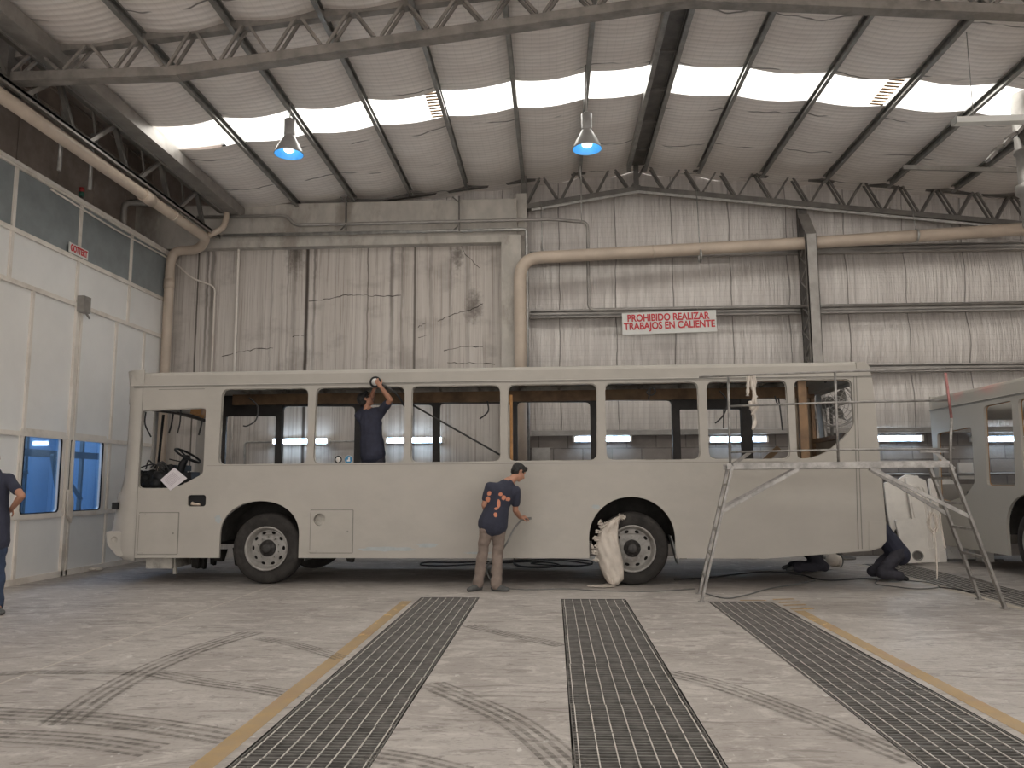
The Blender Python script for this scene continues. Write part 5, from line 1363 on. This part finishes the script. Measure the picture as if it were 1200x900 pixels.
# ================================================================== LEANING PANELS
def slab(name, lab, pts, holes, Yb, lean, group=None, th=.05, ridge=True):
    # px outline taken on the plane leaning back by `lean`
    def P(px, py):
        d = ray(px, py); zr_ = 0
        # plane: y = Yb + lean*z
        t = (Yb+lean*H)/(d.y-lean*d.z); return CP+d*t
    a = [P(*p) for p in pts]; uv = [(v.x, v.z) for v in a]
    hs = []
    for (px, py, rx, ry) in holes:
        c = P(px, py); hs.append([(c.x+rx*.015*math.cos(2*math.pi*i/18), c.z+ry*.015*math.sin(2*math.pi*i/18)) for i in range(18)])
    fn = lambda u, v, t: (u, Yb+lean*v+t, v)
    root = thing(name, lab, 'panel', (sum(u for u, v in uv)/len(uv), Yb, 0), group=group)
    G().prism(round_poly(uv, .03), hs, fn, 0, th).build('panel_shell', MT['offwhite'], root)
    if ridge:
        g = G(); c = Vector((sum(u for u, v in uv)/len(uv), sum(v for u, v in uv)/len(uv)))
        inn = [tuple(c+(Vector(q)-c)*.80) for q in uv]; inn2 = [tuple(c+(Vector(q)-c)*.74) for q in uv]
        if not hs: g.prism(round_poly(inn, .05), [round_poly(inn2, .05)], fn, -.018, .002); g.build('raised_rib', MT['offwhite'], root)
    for h in hs:
        cx = sum(u for u, v in h)/len(h); cz = sum(v for u, v in h)/len(h)
        G().prism([(cx+(u-cx)*1.18, cz+(v-cz)*1.18) for u, v in h], [h], fn, -.012, 0).build('port_ring', MT['girt'], root)
        G().prism([(cx+(u-cx)*.98, cz+(v-cz)*.98) for u, v in h], [], fn, .02, .03).build('port_mesh', MT['steel'], root)
    return root
gp = 'white fibreglass panels leaning in a stack'
slab('fibreglass_panel', 'white leaning fibreglass panel with round port, standing frontmost in the stack', [(1049, 609), (1077, 607.5), (1091, 658), (1061, 660)], [(1075.5, 651, 5.5, 5)], 14.35, .10, gp)
slab('fibreglass_panel', 'tall white leaning panel with half hidden round port beside the bus rear', [(1036, 566), (1055, 561), (1072, 640), (1075, 660), (1053, 660), (1040, 600)], [(1051.5, 627, 3.6, 6)], 14.65, .14, gp)
slab('fibreglass_panel', 'broad white ragged-topped panel behind the ported panels', [(1047, 565), (1062, 556), (1070, 557), (1085, 563), (1092, 600), (1102, 659), (1070, 660), (1058, 610)], [], 14.85, .16, gp)
slab('fibreglass_panel', 'narrow white panel with slot leaning against the broad one', [(1061, 560), (1076, 557), (1086, 592), (1093, 659), (1083, 659), (1070, 612)], [], 14.75, .15, gp)
slab('fibreglass_panel', 'white panel leaning beneath the ladder end, right of the ragged one', [(1088, 561), (1098, 560), (1104, 600), (1110, 659), (1098, 659), (1094, 610)], [], 15.0, .15, gp)
slab('fibreglass_panel', 'large white sheet seen through the driver window of the second bus', [(1096, 565), (1112, 560), (1128, 571), (1140, 600), (1150, 659), (1112, 659)], [], 15.35, .15, gp)
g = G(); a = onZ(1044, 661); b = onZ(1175, 662)
g.box((a.x, 15.2, 0), (b.x+.4, 15.28, .03)); o = g.build('floor_batten', MT['steel']); tag(o, 'dark low batten on the floor at the foot of the leaning panels', 'batten')
for (px, y, w_, h_, nm) in [(1054, 15.1, .28, .16, 'dark'), (1133, 15.0, .22, .42, 'pale')]:
    a = onZ(px, 659); g = G().box((a.x*1.04, y, 0), (a.x*1.04+w_, y+.2, h_)).box((a.x*1.04-.02, y-.01, h_-.03), (a.x*1.04+w_+.02, y+.21, h_))
    o = g.build('small_box', MT['girt'] if nm == 'dark' else MT['offwhite']); tag(o, 'small %s box on the floor among the leaning panels' % nm, 'box')
a = onZ(1112, 655); 

# ================================================================== FAN
c = onY(978, 474, 15.4)
root = thing('industrial_fan', 'large grey industrial fan seen through the rear bus window', 'fan', (c.x, 15.4, 0))
g = G()
for rr in (.42, .36, .29, .22, .15, .08): g.tube([(c.x+rr*math.cos(t), 15.28, c.z+rr*math.sin(t)) for t in [2*math.pi*i/36 for i in range(36)]], .006 if rr < .4 else .016, 5, closed=True)
g.tube([(c.x+.42*math.cos(t), 15.5, c.z+.42*math.sin(t)) for t in [2*math.pi*i/36 for i in range(36)]], .014, 6, closed=True)
for i in range(12):
    t = 2*math.pi*i/12; g.tube([(c.x, 15.24, c.z), (c.x+.42*math.cos(t), 15.28, c.z+.42*math.sin(t))], .005, 4); g.tube([(c.x+.42*math.cos(t), 15.28, c.z+.42*math.sin(t)), (c.x+.42*math.cos(t), 15.5, c.z+.42*math.sin(t))], .006, 4)
g.build('guard_cage', MT['girt'], root)
g = G()
for k in range(3):
    a0 = 2*math.pi*k/3+.5; vs = []
    for i in range(7):
        r = .05+.31*i/6; wd = .05+.28*math.sin(math.pi*min(1, i/5.2))
        for s in (-.5, .5): t = a0+s*wd/r*.8+i*.10; vs.append((c.x+r*math.cos(t), 15.40+s*.10, c.z+r*math.sin(t)))
    g.add(vs, [(2*i, 2*i+1, 2*i+3, 2*i+2) for i in range(6)], True)
me = g.mesh('fan_blades'); bm = bmesh.new(); bm.from_mesh(me); bmesh.ops.solidify(bm, geom=bm.faces[:], thickness=.008); bm.to_mesh(me); bm.free(); link('fan_blades', me, root, MT['steel'])
G().tube([(c.x, 15.3, c.z), (c.x, 15.6, c.z)], .07, 14).build('motor', MT['steel'], root)
G().tube([(c.x, 15.62, c.z), (c.x, 15.62, .05)], .03, 8).tube([(c.x, 15.55, c.z), (c.x, 15.62, c.z)], .03, 8).lathe([(.001, 0), (.3, 0), (.3, .03), (.05, .07), (.001, .07)], (c.x, 15.62, 0), 'Z', 24).build('stand', MT['steel'], root)

# ================================================================== WHEEL COVER + HOSES
cw_ = BWl(cwr[0], 0, 0)
rows = [((728, 603), (731, 603), .00), ((717, 608), (727, 610), .0), ((708, 614), (725, 615), .01), ((702, 622), (724, 623), .02), ((699, 632), (725, 633), .03), ((698, 644), (727, 645), .03), ((700, 655), (730, 657), .03), ((703, 666), (731, 668), .02), ((708, 677), (731, 679), .02), ((713, 684), (724, 686), .0)]
g = G(); vs = []; n = 16
for j in range(len(rows)*3-2):
    t = j/3; k = min(int(t), len(rows)-2); f = t-k
    L_ = Vector(rows[k][0]).lerp(Vector(rows[k+1][0]), f); R_ = Vector(rows[k][1]).lerp(Vector(rows[k+1][1]), f)
    for i in range(n+1):
        u = i/n; px, py = L_.lerp(R_, u)
        wr = .018*math.sin(u*9+j*.55)+.012*math.sin(u*21-j*.9)+.02*noise.noise(Vector((u*4, j*.25, 1)))
        p = BW(px, py, -.04-.05*math.sin(math.pi*u)**.5-wr+.22*max(0, .22-u)*4*.3)
        vs.append(p)
m = n+1; rws = len(rows)*3-2
g.add(vs, [(j*m+i, j*m+i+1, (j+1)*m+i+1, (j+1)*m+i) for j in range(rws-1) for i in range(n)], True)
# tail lying on the floor
tail = [(onZ(714, 681), onZ(725, 684)), (onZ(708, 686), onZ(720, 688.5)), (onZ(697, 687.5), onZ(708, 689.5)), (onZ(687, 687.5), onZ(690, 688.5))]
vs2 = []
for a, b in tail:
    for i in range(4): p = a.lerp(b, i/3); p.z = .02+.008*math.sin(i*2.1); vs2.append(p)
g.add(vs2, [(j*4+i, j*4+i+1, (j+1)*4+i+1, (j+1)*4+i) for j in range(3) for i in range(3)], True)
me = g.mesh('wheel_cover'); bm = bmesh.new(); bm.from_mesh(me); bmesh.ops.solidify(bm, geom=bm.faces[:], thickness=.008); bm.to_mesh(me); bm.free()
cover = link('wheel_cover', me, None, MT['cloth']); tag(cover, 'beige canvas cover draped over half of the rear bus wheel', 'cloth cover')
g = G(); rnd = random.Random(2)
for (x0, y0) in [(728, 605), (722, 609), (712, 613), (706, 618), (702, 624), (699, 631), (697, 640), (697, 648), (698, 656), (704, 612), (730, 607)]:
    for k in range(3):
        p = [(x0+rnd.uniform(-4, 4), y0+rnd.uniform(-3, 3)) for _ in range(4)]
        g.tube(spline([BW(a, b, -.06+rnd.uniform(-.02, .03)) for a, b in p], 3), .009, 5)
g.build('frayed_edge', MT['cloth'], cover)

def hose(name, lab, pts, r=.011, mat='hose', z=None, cat='hose'):
    P = [p if isinstance(p, Vector) else onZ(p[0], p[1], r) for p in pts]
    g = G().tube(spline(P, 8), r, 6); o = g.build(name, MT[mat]); return tag(o, lab, cat)
hose('air_hose', 'long dark air hose looped on the floor under the middle of the bus', [(694, 661), (660, 657), (620, 658), (560, 661), (520, 663), (494, 662), (500, 659), (540, 659), (600, 657), (650, 655), (690, 657), (689, 662), (650, 664), (615, 664), (604, 661)], .014)
hose('air_hose', 'dark hose coiled in an oval right of the sanding man', [(604, 650), (602, 660), (612, 664), (640, 665), (656, 662), (640, 659), (622, 660), (640, 662), (680, 663)], .012)
hose('air_hose', 'dark hose winding across the floor under the bus rear', [(790, 679), (830, 677), (870, 672), (905, 670), (940, 674), (955, 678), (975, 680), (1010, 678), (1030, 679)], .012)
hose('air_hose', 'thin hose curving on the floor beside the platform foot', [(822, 694), (850, 701), (875, 697), (900, 690), (930, 685), (955, 680)], .009, 'hoseg')
hose('air_hose', 'thin hose looping on the floor below the leaning panels', [(1030, 679), (1026, 684), (1045, 687), (1075, 690), (1100, 688), (1090, 683), (1060, 680), (1040, 679)], .009, 'hoseg')
hose('air_hose', 'thin dark hose crossing the far grating strip', [(1100, 688), (1125, 691), (1140, 694), (1165, 692), (1180, 693)], .010)
hose('air_hose', 'hose lying across the floor right of the man in khaki trousers', [(586, 689), (620, 691), (660, 690), (700, 692), (760, 693), (815, 690)], .007, 'hoseg')

# ================================================================== PEOPLE
def superell(o, up_dir=None): pass
class Body:
    def __init__(s): s.g = G()
    def cap(s, p0, p1, r0, r1, side=None, kx=1.0, ky=1.0, n=14):
        # round cone; cross-section stretched kx along `side`
        p0 = Vector(p0); p1 = Vector(p1); d = (p1-p0); L = d.length
        if L < 1e-6: return s.ell(p0, (r0, r0, r0))
        d.normalize()
        if side is None: a, u = frame_from(d)
        else:
            a = Vector(side); a = (a-d*a.dot(d)).normalized(); u = a.cross(d)
        rings = []
        for i in range(5): t = math.pi/2*(1-i/4); rings.append((p0-d*r0*math.sin(t)*min(kx, ky, 1), r0*math.cos(t)+1e-4))
        for i in range(1, 4): t = i/4; rings.append((p0.lerp(p1, t), r0+(r1-r0)*t))
        for i in range(5): t = math.pi/2*i/4; rings.append((p1+d*r1*math.sin(t)*min(kx, ky, 1), r1*math.cos(t)+1e-4))
        b = len(s.g.v)
        for c, r in rings:
            for k in range(n):
                t = 2*math.pi*k/n; s.g.v.append(c+a*math.cos(t)*r*kx+u*math.sin(t)*r*ky)
        m = len(rings)
        for i in range(m-1):
            for k in range(n): k2 = (k+1) % n; s.g.f.append([b+i*n+k, b+i*n+k2, b+(i+1)*n+k2, b+(i+1)*n+k]); s.g.sm.append(True)
        s.g.f.append([b+k for k in range(n)][::-1]); s.g.f.append([b+(m-1)*n+k for k in range(n)]); s.g.sm += [True, True]
        return s
    def ell(s, c, r, M=None, n=16):
        b = len(s.g.v); s.g.ball((0, 0, 0), r, n)
        for i in range(b, len(s.g.v)): s.g.v[i] = Vector(c)+((M @ s.g.v[i]) if M is not None else s.g.v[i])
        return s
    def chain(s, pts, rs, **k):
        for i in range(len(pts)-1): s.cap(pts[i], pts[i+1], rs[i], rs[i+1], **k)
        return s
    def build(s, name, mat, parent, voxel=.010, fold=0, fs=9, smooth=2, stretch=(1, 1, .6)):
        me = bpy.data.meshes.new(name)
        me.from_pydata([tuple(v) for v in s.g.v], [], s.g.f)
        bm = bmesh.new(); bm.from_mesh(me); bmesh.ops.remove_doubles(bm, verts=bm.verts, dist=1e-5); bmesh.ops.recalc_face_normals(bm, faces=bm.faces); bm.to_mesh(me); bm.free()
        tmp = bpy.data.objects.new('tmp', me); COL.objects.link(tmp)
        md = tmp.modifiers.new('r', 'REMESH'); md.mode = 'VOXEL'; md.voxel_size = voxel
        if smooth: m2 = tmp.modifiers.new('s', 'SMOOTH'); m2.iterations = smooth; m2.factor = .5
        dg = bpy.context.evaluated_depsgraph_get(); out = bpy.data.meshes.new_from_object(tmp.evaluated_get(dg))
        bpy.data.objects.remove(tmp); bpy.data.meshes.remove(me)
        if fold:
            nn = [v.normal.copy() for v in out.vertices]
            for v, nv in zip(out.vertices, nn):
                q = Vector((v.co.x*stretch[0], v.co.y*stretch[1], v.co.z*stretch[2]))*fs
                k = noise.noise(q)+.5*noise.noise(q*2.3+Vector((5, 1, 2)))
                v.co += nv*fold*(k-.1)
        for p in out.polygons: p.use_smooth = True
        out.materials.clear()
        return link(name, out, parent, mat)

def head_prims(b, c, fwd, up, r=.098, neck=None):
    fwd = fwd.normalized(); sd = fwd.cross(up).normalized(); up = sd.cross(fwd).normalized()
    Mx = Matrix((sd, fwd, up)).transposed()
    def P(x, y, z): return c+sd*x+fwd*y+up*z
    b.ell(P(0, -.008, .025), (r*.80, r*.98, r*.98), Mx)            # skull
    b.ell(P(0, .03, -.045), (r*.62, r*.68, r*.75), Mx)             # face / jaw
    b.cap(P(0, .062, -.098), P(0, .055, -.09), .022, .026)          # chin
    b.cap(P(0, .092, .012), P(0, .112, -.022), .010, .014)          # nose
    b.cap(P(-.022, .088, -.055), P(.022, .088, -.055), .009, .009)  # lips
    b.cap(P(-.04, .078, .028), P(.04, .078, .028), .012, .012)      # brow
    for s_ in (-1, 1):
        b.cap(P(s_*.036, .066, -.02), P(s_*.03, .07, -.03), .02, .02)
        b.cap(P(s_*.083, -.005, .012), P(s_*.085, -.002, -.03), .014, .010, side=fwd, kx=1.3, ky=.6)  # ear
    return P, Mx, sd, up
def hand_prims(b, wrist, d, palm_n, curl=.5, L=.18):
    # d : direction of the fingers, palm_n : out of the palm
    d = d.normalized(); palm_n = (palm_n-d*palm_n.dot(d)).normalized(); s = d.cross(palm_n).normalized()
    k0 = wrist; pc = wrist+d*.05
    b.cap(wrist, wrist+d*.085, .024, .030, side=s, kx=1.25, ky=.55)
    for i, (o_, ln, r) in enumerate([(-.030, .070, .0085), (-.010, .078, .009), (.010, .073, .0088), (.029, .058, .0078)]):
        base = wrist+d*.088+s*o_; dd = d; p = base; segs = [ln*.45, ln*.32, ln*.25]
        for q in segs:
            a = curl*.9; dd = (dd*math.cos(a)+palm_n*math.sin(a)).normalized(); nd = p+dd*q; b.cap(p, nd, r, r*.9, n=8); p = nd
    p = wrist+d*.03-s*.026; dd = (d*.6-s*.7+palm_n*.35).normalized(); q = p+dd*.045; b.cap(p, q, .012, .0105, n=8)
    b.cap(q, q+(dd*.5+d*.6+palm_n*.3).normalized()*.035, .0105, .009, n=8)

def person(name, lab, J, face, tm, pm_, sm_mat, opts={}):
    """J: joints (world Vectors)"""
    base = (J['footL']+J['footR'])/2; base.z = opts.get('z0', 0)
    root = thing(name, lab, 'person', tuple(base))
    up = (J['head']-J['neck']).normalized(); V = Vector
    sh = (J['shR']-J['shL']).normalized(); hp = (J['hipR']-J['hipL']).normalized()
    mid = (J['shL']+J['shR'])/2; pel = (J['hipL']+J['hipR'])/2; waist = pel.lerp(mid, .38); chest = pel.lerp(mid, .75)
    b = Body()
    P, Mx, sd, hu = head_prims(b, J['head'], face, opts.get('hup', up))
    b.cap(J['neck'], J['head']-hu*.05, .060, .052)
    b.cap(J['neck']-up*.02, mid.lerp(J['neck'], .3), .062, .08, side=sh, kx=1.3)
    b.cap(chest, mid-up*.03, .125, .12, side=sh, kx=1.25, ky=.82); b.cap(pel, waist, .13, .115, side=hp, kx=1.15, ky=.85); b.cap(waist, chest, .115, .125, side=sh, kx=1.18, ky=.85)
    for k in ('L', 'R'):
        b.cap(J['sh'+k], J['sh'+k].lerp(J['el'+k], .35), .055, .050); b.cap(J['sh'+k].lerp(J['el'+k], .35), J['el'+k], .050, .040)
        b.cap(J['el'+k], J['el'+k].lerp(J['wr'+k], .35), .040, .041); b.cap(J['el'+k].lerp(J['wr'+k], .35), J['wr'+k], .041, .027)
        b.cap(mid, J['sh'+k], .07, .055)
        hd, hn, cl = opts['hand'+k]; hand_prims(b, J['wr'+k], hd, hn, cl)
        b.cap(J['hip'+k], J['kn'+k], .082, .055); b.cap(J['kn'+k], J['kn'+k].lerp(J['an'+k], .35), .055, .056); b.cap(J['kn'+k].lerp(J['an'+k], .35), J['an'+k], .056, .036)
        b.cap(J['an'+k], J['an'+k].lerp(J['foot'+k], .45), .035, .030)
    b.build('body', MT['skin'], root, .0065, smooth=2)
    # eyes, brows are tiny: hair cap
    h = Body(); r = .098
    h.ell(P(0, -.016, .045), (r*.92, r*1.08, r*.98), Mx); h.ell(P(0, -.045, -.005), (r*.78, r*.72, r*.78), Mx)
    h.cap(P(-.04, .062, .090), P(.04, .062, .090), .032, .032)
    for s_ in (-1, 1): h.cap(P(s_*.072, .01, .05), P(s_*.074, .012, .0), .016, .008)
    h.build('hair', MT['hair'], root, .008, fold=.006, fs=45, smooth=1, stretch=(1, 1, 1))
    # t-shirt
    t = Body(); hem = pel-(mid-pel).normalized()*opts.get('hem', .06)
    t.cap(chest, mid-up*.035, .150, .135, side=sh, kx=1.27, ky=.86); t.cap(waist, chest, .142, .150, side=sh, kx=1.22, ky=.88); t.cap(hem, waist, opts.get('hemr', .160), .146, side=hp, kx=1.27, ky=1.0)
    t.cap(mid-up*.02, J['neck']-up*.015, .10, .068, side=sh, kx=1.25)
    for k in ('L', 'R'):
        t.cap(mid, J['sh'+k], .09, .070); f = opts.get('sleeve', .62); t.cap(J['sh'+k], J['sh'+k].lerp(J['el'+k], f), .072, .066)
        t.cap(J['sh'+k], chest.lerp(J['sh'+k], .35), .075, .10)
    t.build('t_shirt', tm, root, .011, fold=.010, fs=6, smooth=3)
    # trousers
    q = Body()
    q.cap(pel-(mid-pel).normalized()*.05, pel+(mid-pel).normalized()*.05, .140, .112, side=hp, kx=1.12, ky=.90)
    for k in ('L', 'R'):
        bt = opts.get('butt', V((0, 0, 0)))
        q.ell(J['hip'+k]+bt, (.097, .10, .10))
        q.cap(J['hip'+k], J['kn'+k], .102, .078); q.cap(J['kn'+k], J['an'+k], .078, .072)
        q.cap(J['kn'+k].lerp(J['an'+k], .8), J['an'+k]-(J['an'+k]-J['kn'+k]).normalized()*.0, .078, .074)
    q.build('trousers', pm_, root, .012, fold=.016, fs=7, smooth=2, stretch=(1, 1, 1.3))
    for k in ('L', 'R'):
        s_ = Body(); a, f = J['an'+k], J['foot'+k]; d = (f-a); d.z = 0
        if opts.get('kneel'): d = (f-a)
        d.normalize(); heel = a-d*.045; 
        if not opts.get('kneel'):
            z0 = opts.get('z0', 0)
            heel = V((heel.x, heel.y, z0+.038)); toe = V((a.x+d.x*.17, a.y+d.y*.17, z0+.032)); s_.cap(heel, toe, .037, .032, side=d.cross(V((0, 0, 1))), kx=1.2, ky=.95)
            s_.cap(V((a.x, a.y, z0+.07)), a, .046, .050); s_.cap(V((a.x+d.x*.02, a.y+d.y*.02, z0+.06)), toe, .045, .030)
        else:
            s_.cap(a, f, .045, .034); s_.cap(a, a+V((0, 0, .0)), .05, .05)
        s_.build('shoe', sm_mat, root, .010, smooth=2)
    return root, P

def jj(d, **y):
    return {k: onY(v[0], v[1], v[2]) for k, v in d.items()}
# --- man sanding the outside of the bus
J = jj(dict(head=(607.5, 553.5, 11.28), neck=(598.5, 563.5, 11.18), shL=(574, 571, 11.02), shR=(604, 575, 11.20), elL=(567.5, 592, 11.05), wrL=(573, 607, 11.28), elR=(604, 598, 11.24), wrR=(609.5, 606.5, 11.42),
            hipL=(570.5, 613, 11.05), hipR=(585, 615.5, 11.13), knL=(565.5, 648, 11.12), knR=(583, 649, 11.16), anL=(560, 681, 11.10), anR=(581.5, 684, 11.05), footL=(552, 687, 11.0), footR=(592, 689, 11.0)))
for k in ('L', 'R'): J['foot'+k].z = .03
J['anL'].z = .09; J['anR'].z = .09
p1, P = person('person', 'man in navy printed t-shirt and khaki trousers bent towards the bus side, sanding', J, Vector((.80, .42, -.62)), mat_print(), MT['khaki'], MT['shoe'],
       dict(handL=(Vector((.3, .9, -.2)), Vector((.8, 0, -.4)), .6), handR=(Vector((.75, .45, .05)), Vector((-.1, .5, -.8)), .55), hem=.0, hemr=.172, butt=Vector((0, -.0, -.07))))
hd = J['wrR']+Vector((.09, .06, -.01))
root = thing('sanding_block', 'small sanding block in the hand of the man in khaki trousers', 'sanding block', tuple(hd))
G().beam(hd+Vector((-.05, .02, -.02)), hd+Vector((.06, .06, -.005)), .06, .03).build('block', MT['hoseg'], root)
hose('dust_hose', 'grey hose hanging from the hand of the man in khaki trousers', [J['wrR']+Vector((.02, 0, -.03)), onY(602, 620, 11.25), onY(594, 636, 11.1), onY(583, 652, 11.32), onY(573, 660, 11.33), onY(570, 668, 11.32), onY(576, 681, 11.25), onZ(590, 690, .012)], .013, 'hoseg')

# --- man standing inside the bus, arms up
YB = lambda px: BW(px, 500, .42).y
J = jj(dict(head=(428.5, 469, 12.05), neck=(430, 482, 12.02), shL=(420.5, 487.5, 12.05), shR=(447, 482, 11.95), elL=(434, 471, 12.22), wrL=(438, 457, 12.02), elR=(457.5, 468.5, 11.72), wrR=(446.5, 453.5, 11.58),
            hipL=(430, 533, 12.08), hipR=(444, 532.5, 12.05), knL=(431, 572, 12.1), knR=(446, 572, 12.08), anL=(430, 607, 12.12), anR=(447, 607, 12.1), footL=(428, 610, 12.0), footR=(450, 610, 12.0)))
z0 = .93
for k in ('L', 'R'):
    J['an'+k] = Vector((J['an'+k].x, J['an'+k].y, z0+.09)); J['foot'+k] = Vector((J['foot'+k].x, J['foot'+k].y-.1, z0+.03)); J['kn'+k].z = z0+.50; J['hip'+k].z = max(J['hip'+k].z, z0+.90)
person('person', 'man in plain dark t-shirt standing inside the bus, sanding its roof edge overhead', J, Vector((.80, .35, .50)), MT['navy'], MT['navyd'], MT['shoe'],
       dict(handL=(Vector((.25, -.3, .9)), Vector((.2, .6, 0)), .5), handR=(Vector((-.55, -.22, .75)), Vector((0, .9, .2)), .75), z0=z0, hem=.0, hup=Vector((-.45, .1, .9))))
c = BW(439.5, 447.5, -.055)
root = thing('disc_sander', 'round hand sander held against the bus roof edge', 'sander', tuple(c-Vector((0, 0, .1))))
G().lathe([(.001, .03), (.085, .03), (.088, .015), (.085, .0), (.06, -.005), (.001, -.005)], (c.x, c.y+.01, c.z), 'Y', 28).build('sanding_disc', MT['black'], root)
G().lathe([(.001, -.05), (.03, -.05), (.045, -.03), (.055, -.004)], (c.x, c.y+.01, c.z), 'Y', 24).build('motor_housing', MT['white'], root)
G().tube(spline([Vector((c.x+.04, c.y-.02, c.z-.01)), Vector((c.x+.13, c.y-.03, c.z-.05)), BW(459, 457, -.03), BW(468, 466, .1), BW(474, 476, .3)], 6), .016, 8).build('dust_hose', MT['hose'], root)

# --- man at the left edge
J = jj(dict(head=(-10, 537, 9.05), neck=(-8, 553, 9.05), shL=(-27, 563, 9.0), shR=(10, 562, 9.1), elL=(-36, 585, 9.0), wrL=(-22, 600, 9.1), elR=(25.5, 581, 8.95), wrR=(14, 596, 9.15),
            hipL=(-20, 625, 9.05), hipR=(-1, 625, 9.1), knL=(-24, 672, 9.08), knR=(-3, 672, 9.1), anL=(-28, 712, 9.1), anR=(-4, 712, 9.08), footL=(-34, 720, 9.0), footR=(2, 722, 8.98)))
for k in ('L', 'R'): J['foot'+k].z = .03; J['an'+k].z = .09
person('person', 'man in dark t-shirt and jeans, hand on hip, cut off by the left edge', J, Vector((-.3, .9, 0)), MT['navy'], MT['jeans'], MT['shoe'],
       dict(handL=(Vector((.6, .5, -.3)), Vector((.5, 0, 0)), .3), handR=(Vector((-.75, .4, -.3)), Vector((-.3, 0, -.3)), .35), hem=.10))

# --- worker kneeling behind the bus rear
base = onZ(1024, 678)
bx0, by0 = 5.02, 12.35
V = Vector
J = dict(head=V((4.72, 12.50, 1.00)), neck=V((4.83, 12.48, .90)), shL=V((4.88, 12.66, .84)), shR=V((4.90, 12.32, .84)), elL=V((4.72, 12.80, .66)), wrL=V((4.50, 12.74, .75)), elR=V((4.72, 12.16, .68)), wrR=V((4.50, 12.24, .75)),
         hipL=V((5.16, 12.50, .40)), hipR=V((5.14, 12.28, .40)), knL=V((4.78, 12.44, .11)), knR=V((4.80, 12.14, .12)), anL=V((5.14, 12.52, .09)), anR=V((5.04, 12.10, .09)), footL=V((5.20, 12.54, .05)), footR=V((5.12, 12.06, .05)))
person('person', 'worker in dark clothes kneeling on the floor behind the bus rear corner', J, V((-.8, 0, .3)), MT['navy'], MT['navyd'], MT['black'],
       dict(handL=(V((-.5, 0, .7)), V((-.6, 0, -.3)), .5), handR=(V((-.5, 0, .7)), V((-.6, 0, -.3)), .5), kneel=True, hem=.04, sleeve=.95))
# --- worker crouching beneath the bus
J = dict(head=V((4.62, 13.35, .62)), neck=V((4.52, 13.35, .56)), shL=V((4.44, 13.52, .54)), shR=V((4.44, 13.18, .54)), elL=V((4.62, 13.55, .42)), wrL=V((4.82, 13.50, .52)), elR=V((4.62, 13.16, .44)), wrR=V((4.82, 13.2, .54)),
         hipL=V((4.02, 13.45, .46)), hipR=V((4.02, 13.22, .46)), knL=V((4.30, 13.42, .11)), knR=V((4.30, 13.12, .11)), anL=V((3.90, 13.46, .10)), anR=V((3.88, 13.18, .10)), footL=V((3.76, 13.47, .06)), footR=V((3.74, 13.18, .06)))
person('person', 'worker in dark clothes crawling on knees beneath the bus rear', J, V((.9, 0, -.2)), MT['navyd'], MT['navyd'], MT['shoe'],
       dict(handL=(V((.9, 0, -.3)), V((0, 0, -1)), .2), handR=(V((.9, 0, -.3)), V((0, 0, -1)), .2), kneel=True, hem=.03, sleeve=.95, hup=V((.2, 0, 1))))
root = thing('rag_bundle', 'pale rag bundle on the floor beneath the bus rear', 'rag', tuple(onZ(975, 664)))
a = onZ(976, 664); G().ball((a.x, a.y, .12), (.12, .1, .12), 12).ball((a.x+.1, a.y+.03, .10), (.08, .08, .10), 10).build('cloth_lump', MT['cloth'], root)
hose('air_hose', 'thin hose looping beside the rag bundle under the bus rear', [onZ(960, 666), onZ(972, 668), onZ(985, 665), onY(988, 656, 13.2), onY(984, 648, 13.0)], .010, 'hoseg')

# ================================================================== LIGHT + RENDER
w = bpy.data.worlds.new('overcast_sky'); SC.world = w; w.use_nodes = True
bg = w.node_tree.nodes['Background']; bg.inputs[0].default_value = (1.0, .955, .91, 1); bg.inputs[1].default_value = 1.0
k = 0
for (ya, yb) in SKY:
    for pur in (LP, RP):
        a, b = pur[0], pur[-1]; xm = (a+b)/2
        ld = bpy.data.lights.new('skylight_daylight', 'AREA'); ld.shape = 'RECTANGLE'
        ld.size = abs(b-a)*1.0; ld.size_y = (yb-ya)+.1; ld.color = (1.0, .96, .92)
        ld.energy = math.pi*ld.size*ld.size_y*1.9*(1.0 if ya > 11 else 1.3)
        lo_ = bpy.data.objects.new('skylight_daylight', ld); COL.objects.link(lo_)
        lo_.location = (xm, (ya+yb)/2, (zl(a)+zl(b))/2+.26); lo_.rotation_euler = (0, math.atan((zl(a)-zl(b))/(b-a)), 0)
g = G().box((-12.6, -4.1, 5.0), (14.3, -4.0, 8.2)); o = g.build('wall_front_unseen', MT['darkwall']); tag(o, 'unseen wall behind the camera, shaped for the light', kind='structure')  # unseen, upper part only, so that daylight enters low
SC.view_settings.view_transform = 'Standard'; SC.view_settings.look = 'None'; SC.view_settings.gamma = 1; SC.view_settings.use_curve_mapping = False
SC.view_settings.exposure = 1.25
SC.cycles.max_bounces = 8; SC.cycles.diffuse_bounces = 4; SC.cycles.transparent_max_bounces = 16
SC.cycles.sample_clamp_indirect = 6
SC.cycles.use_denoising = True
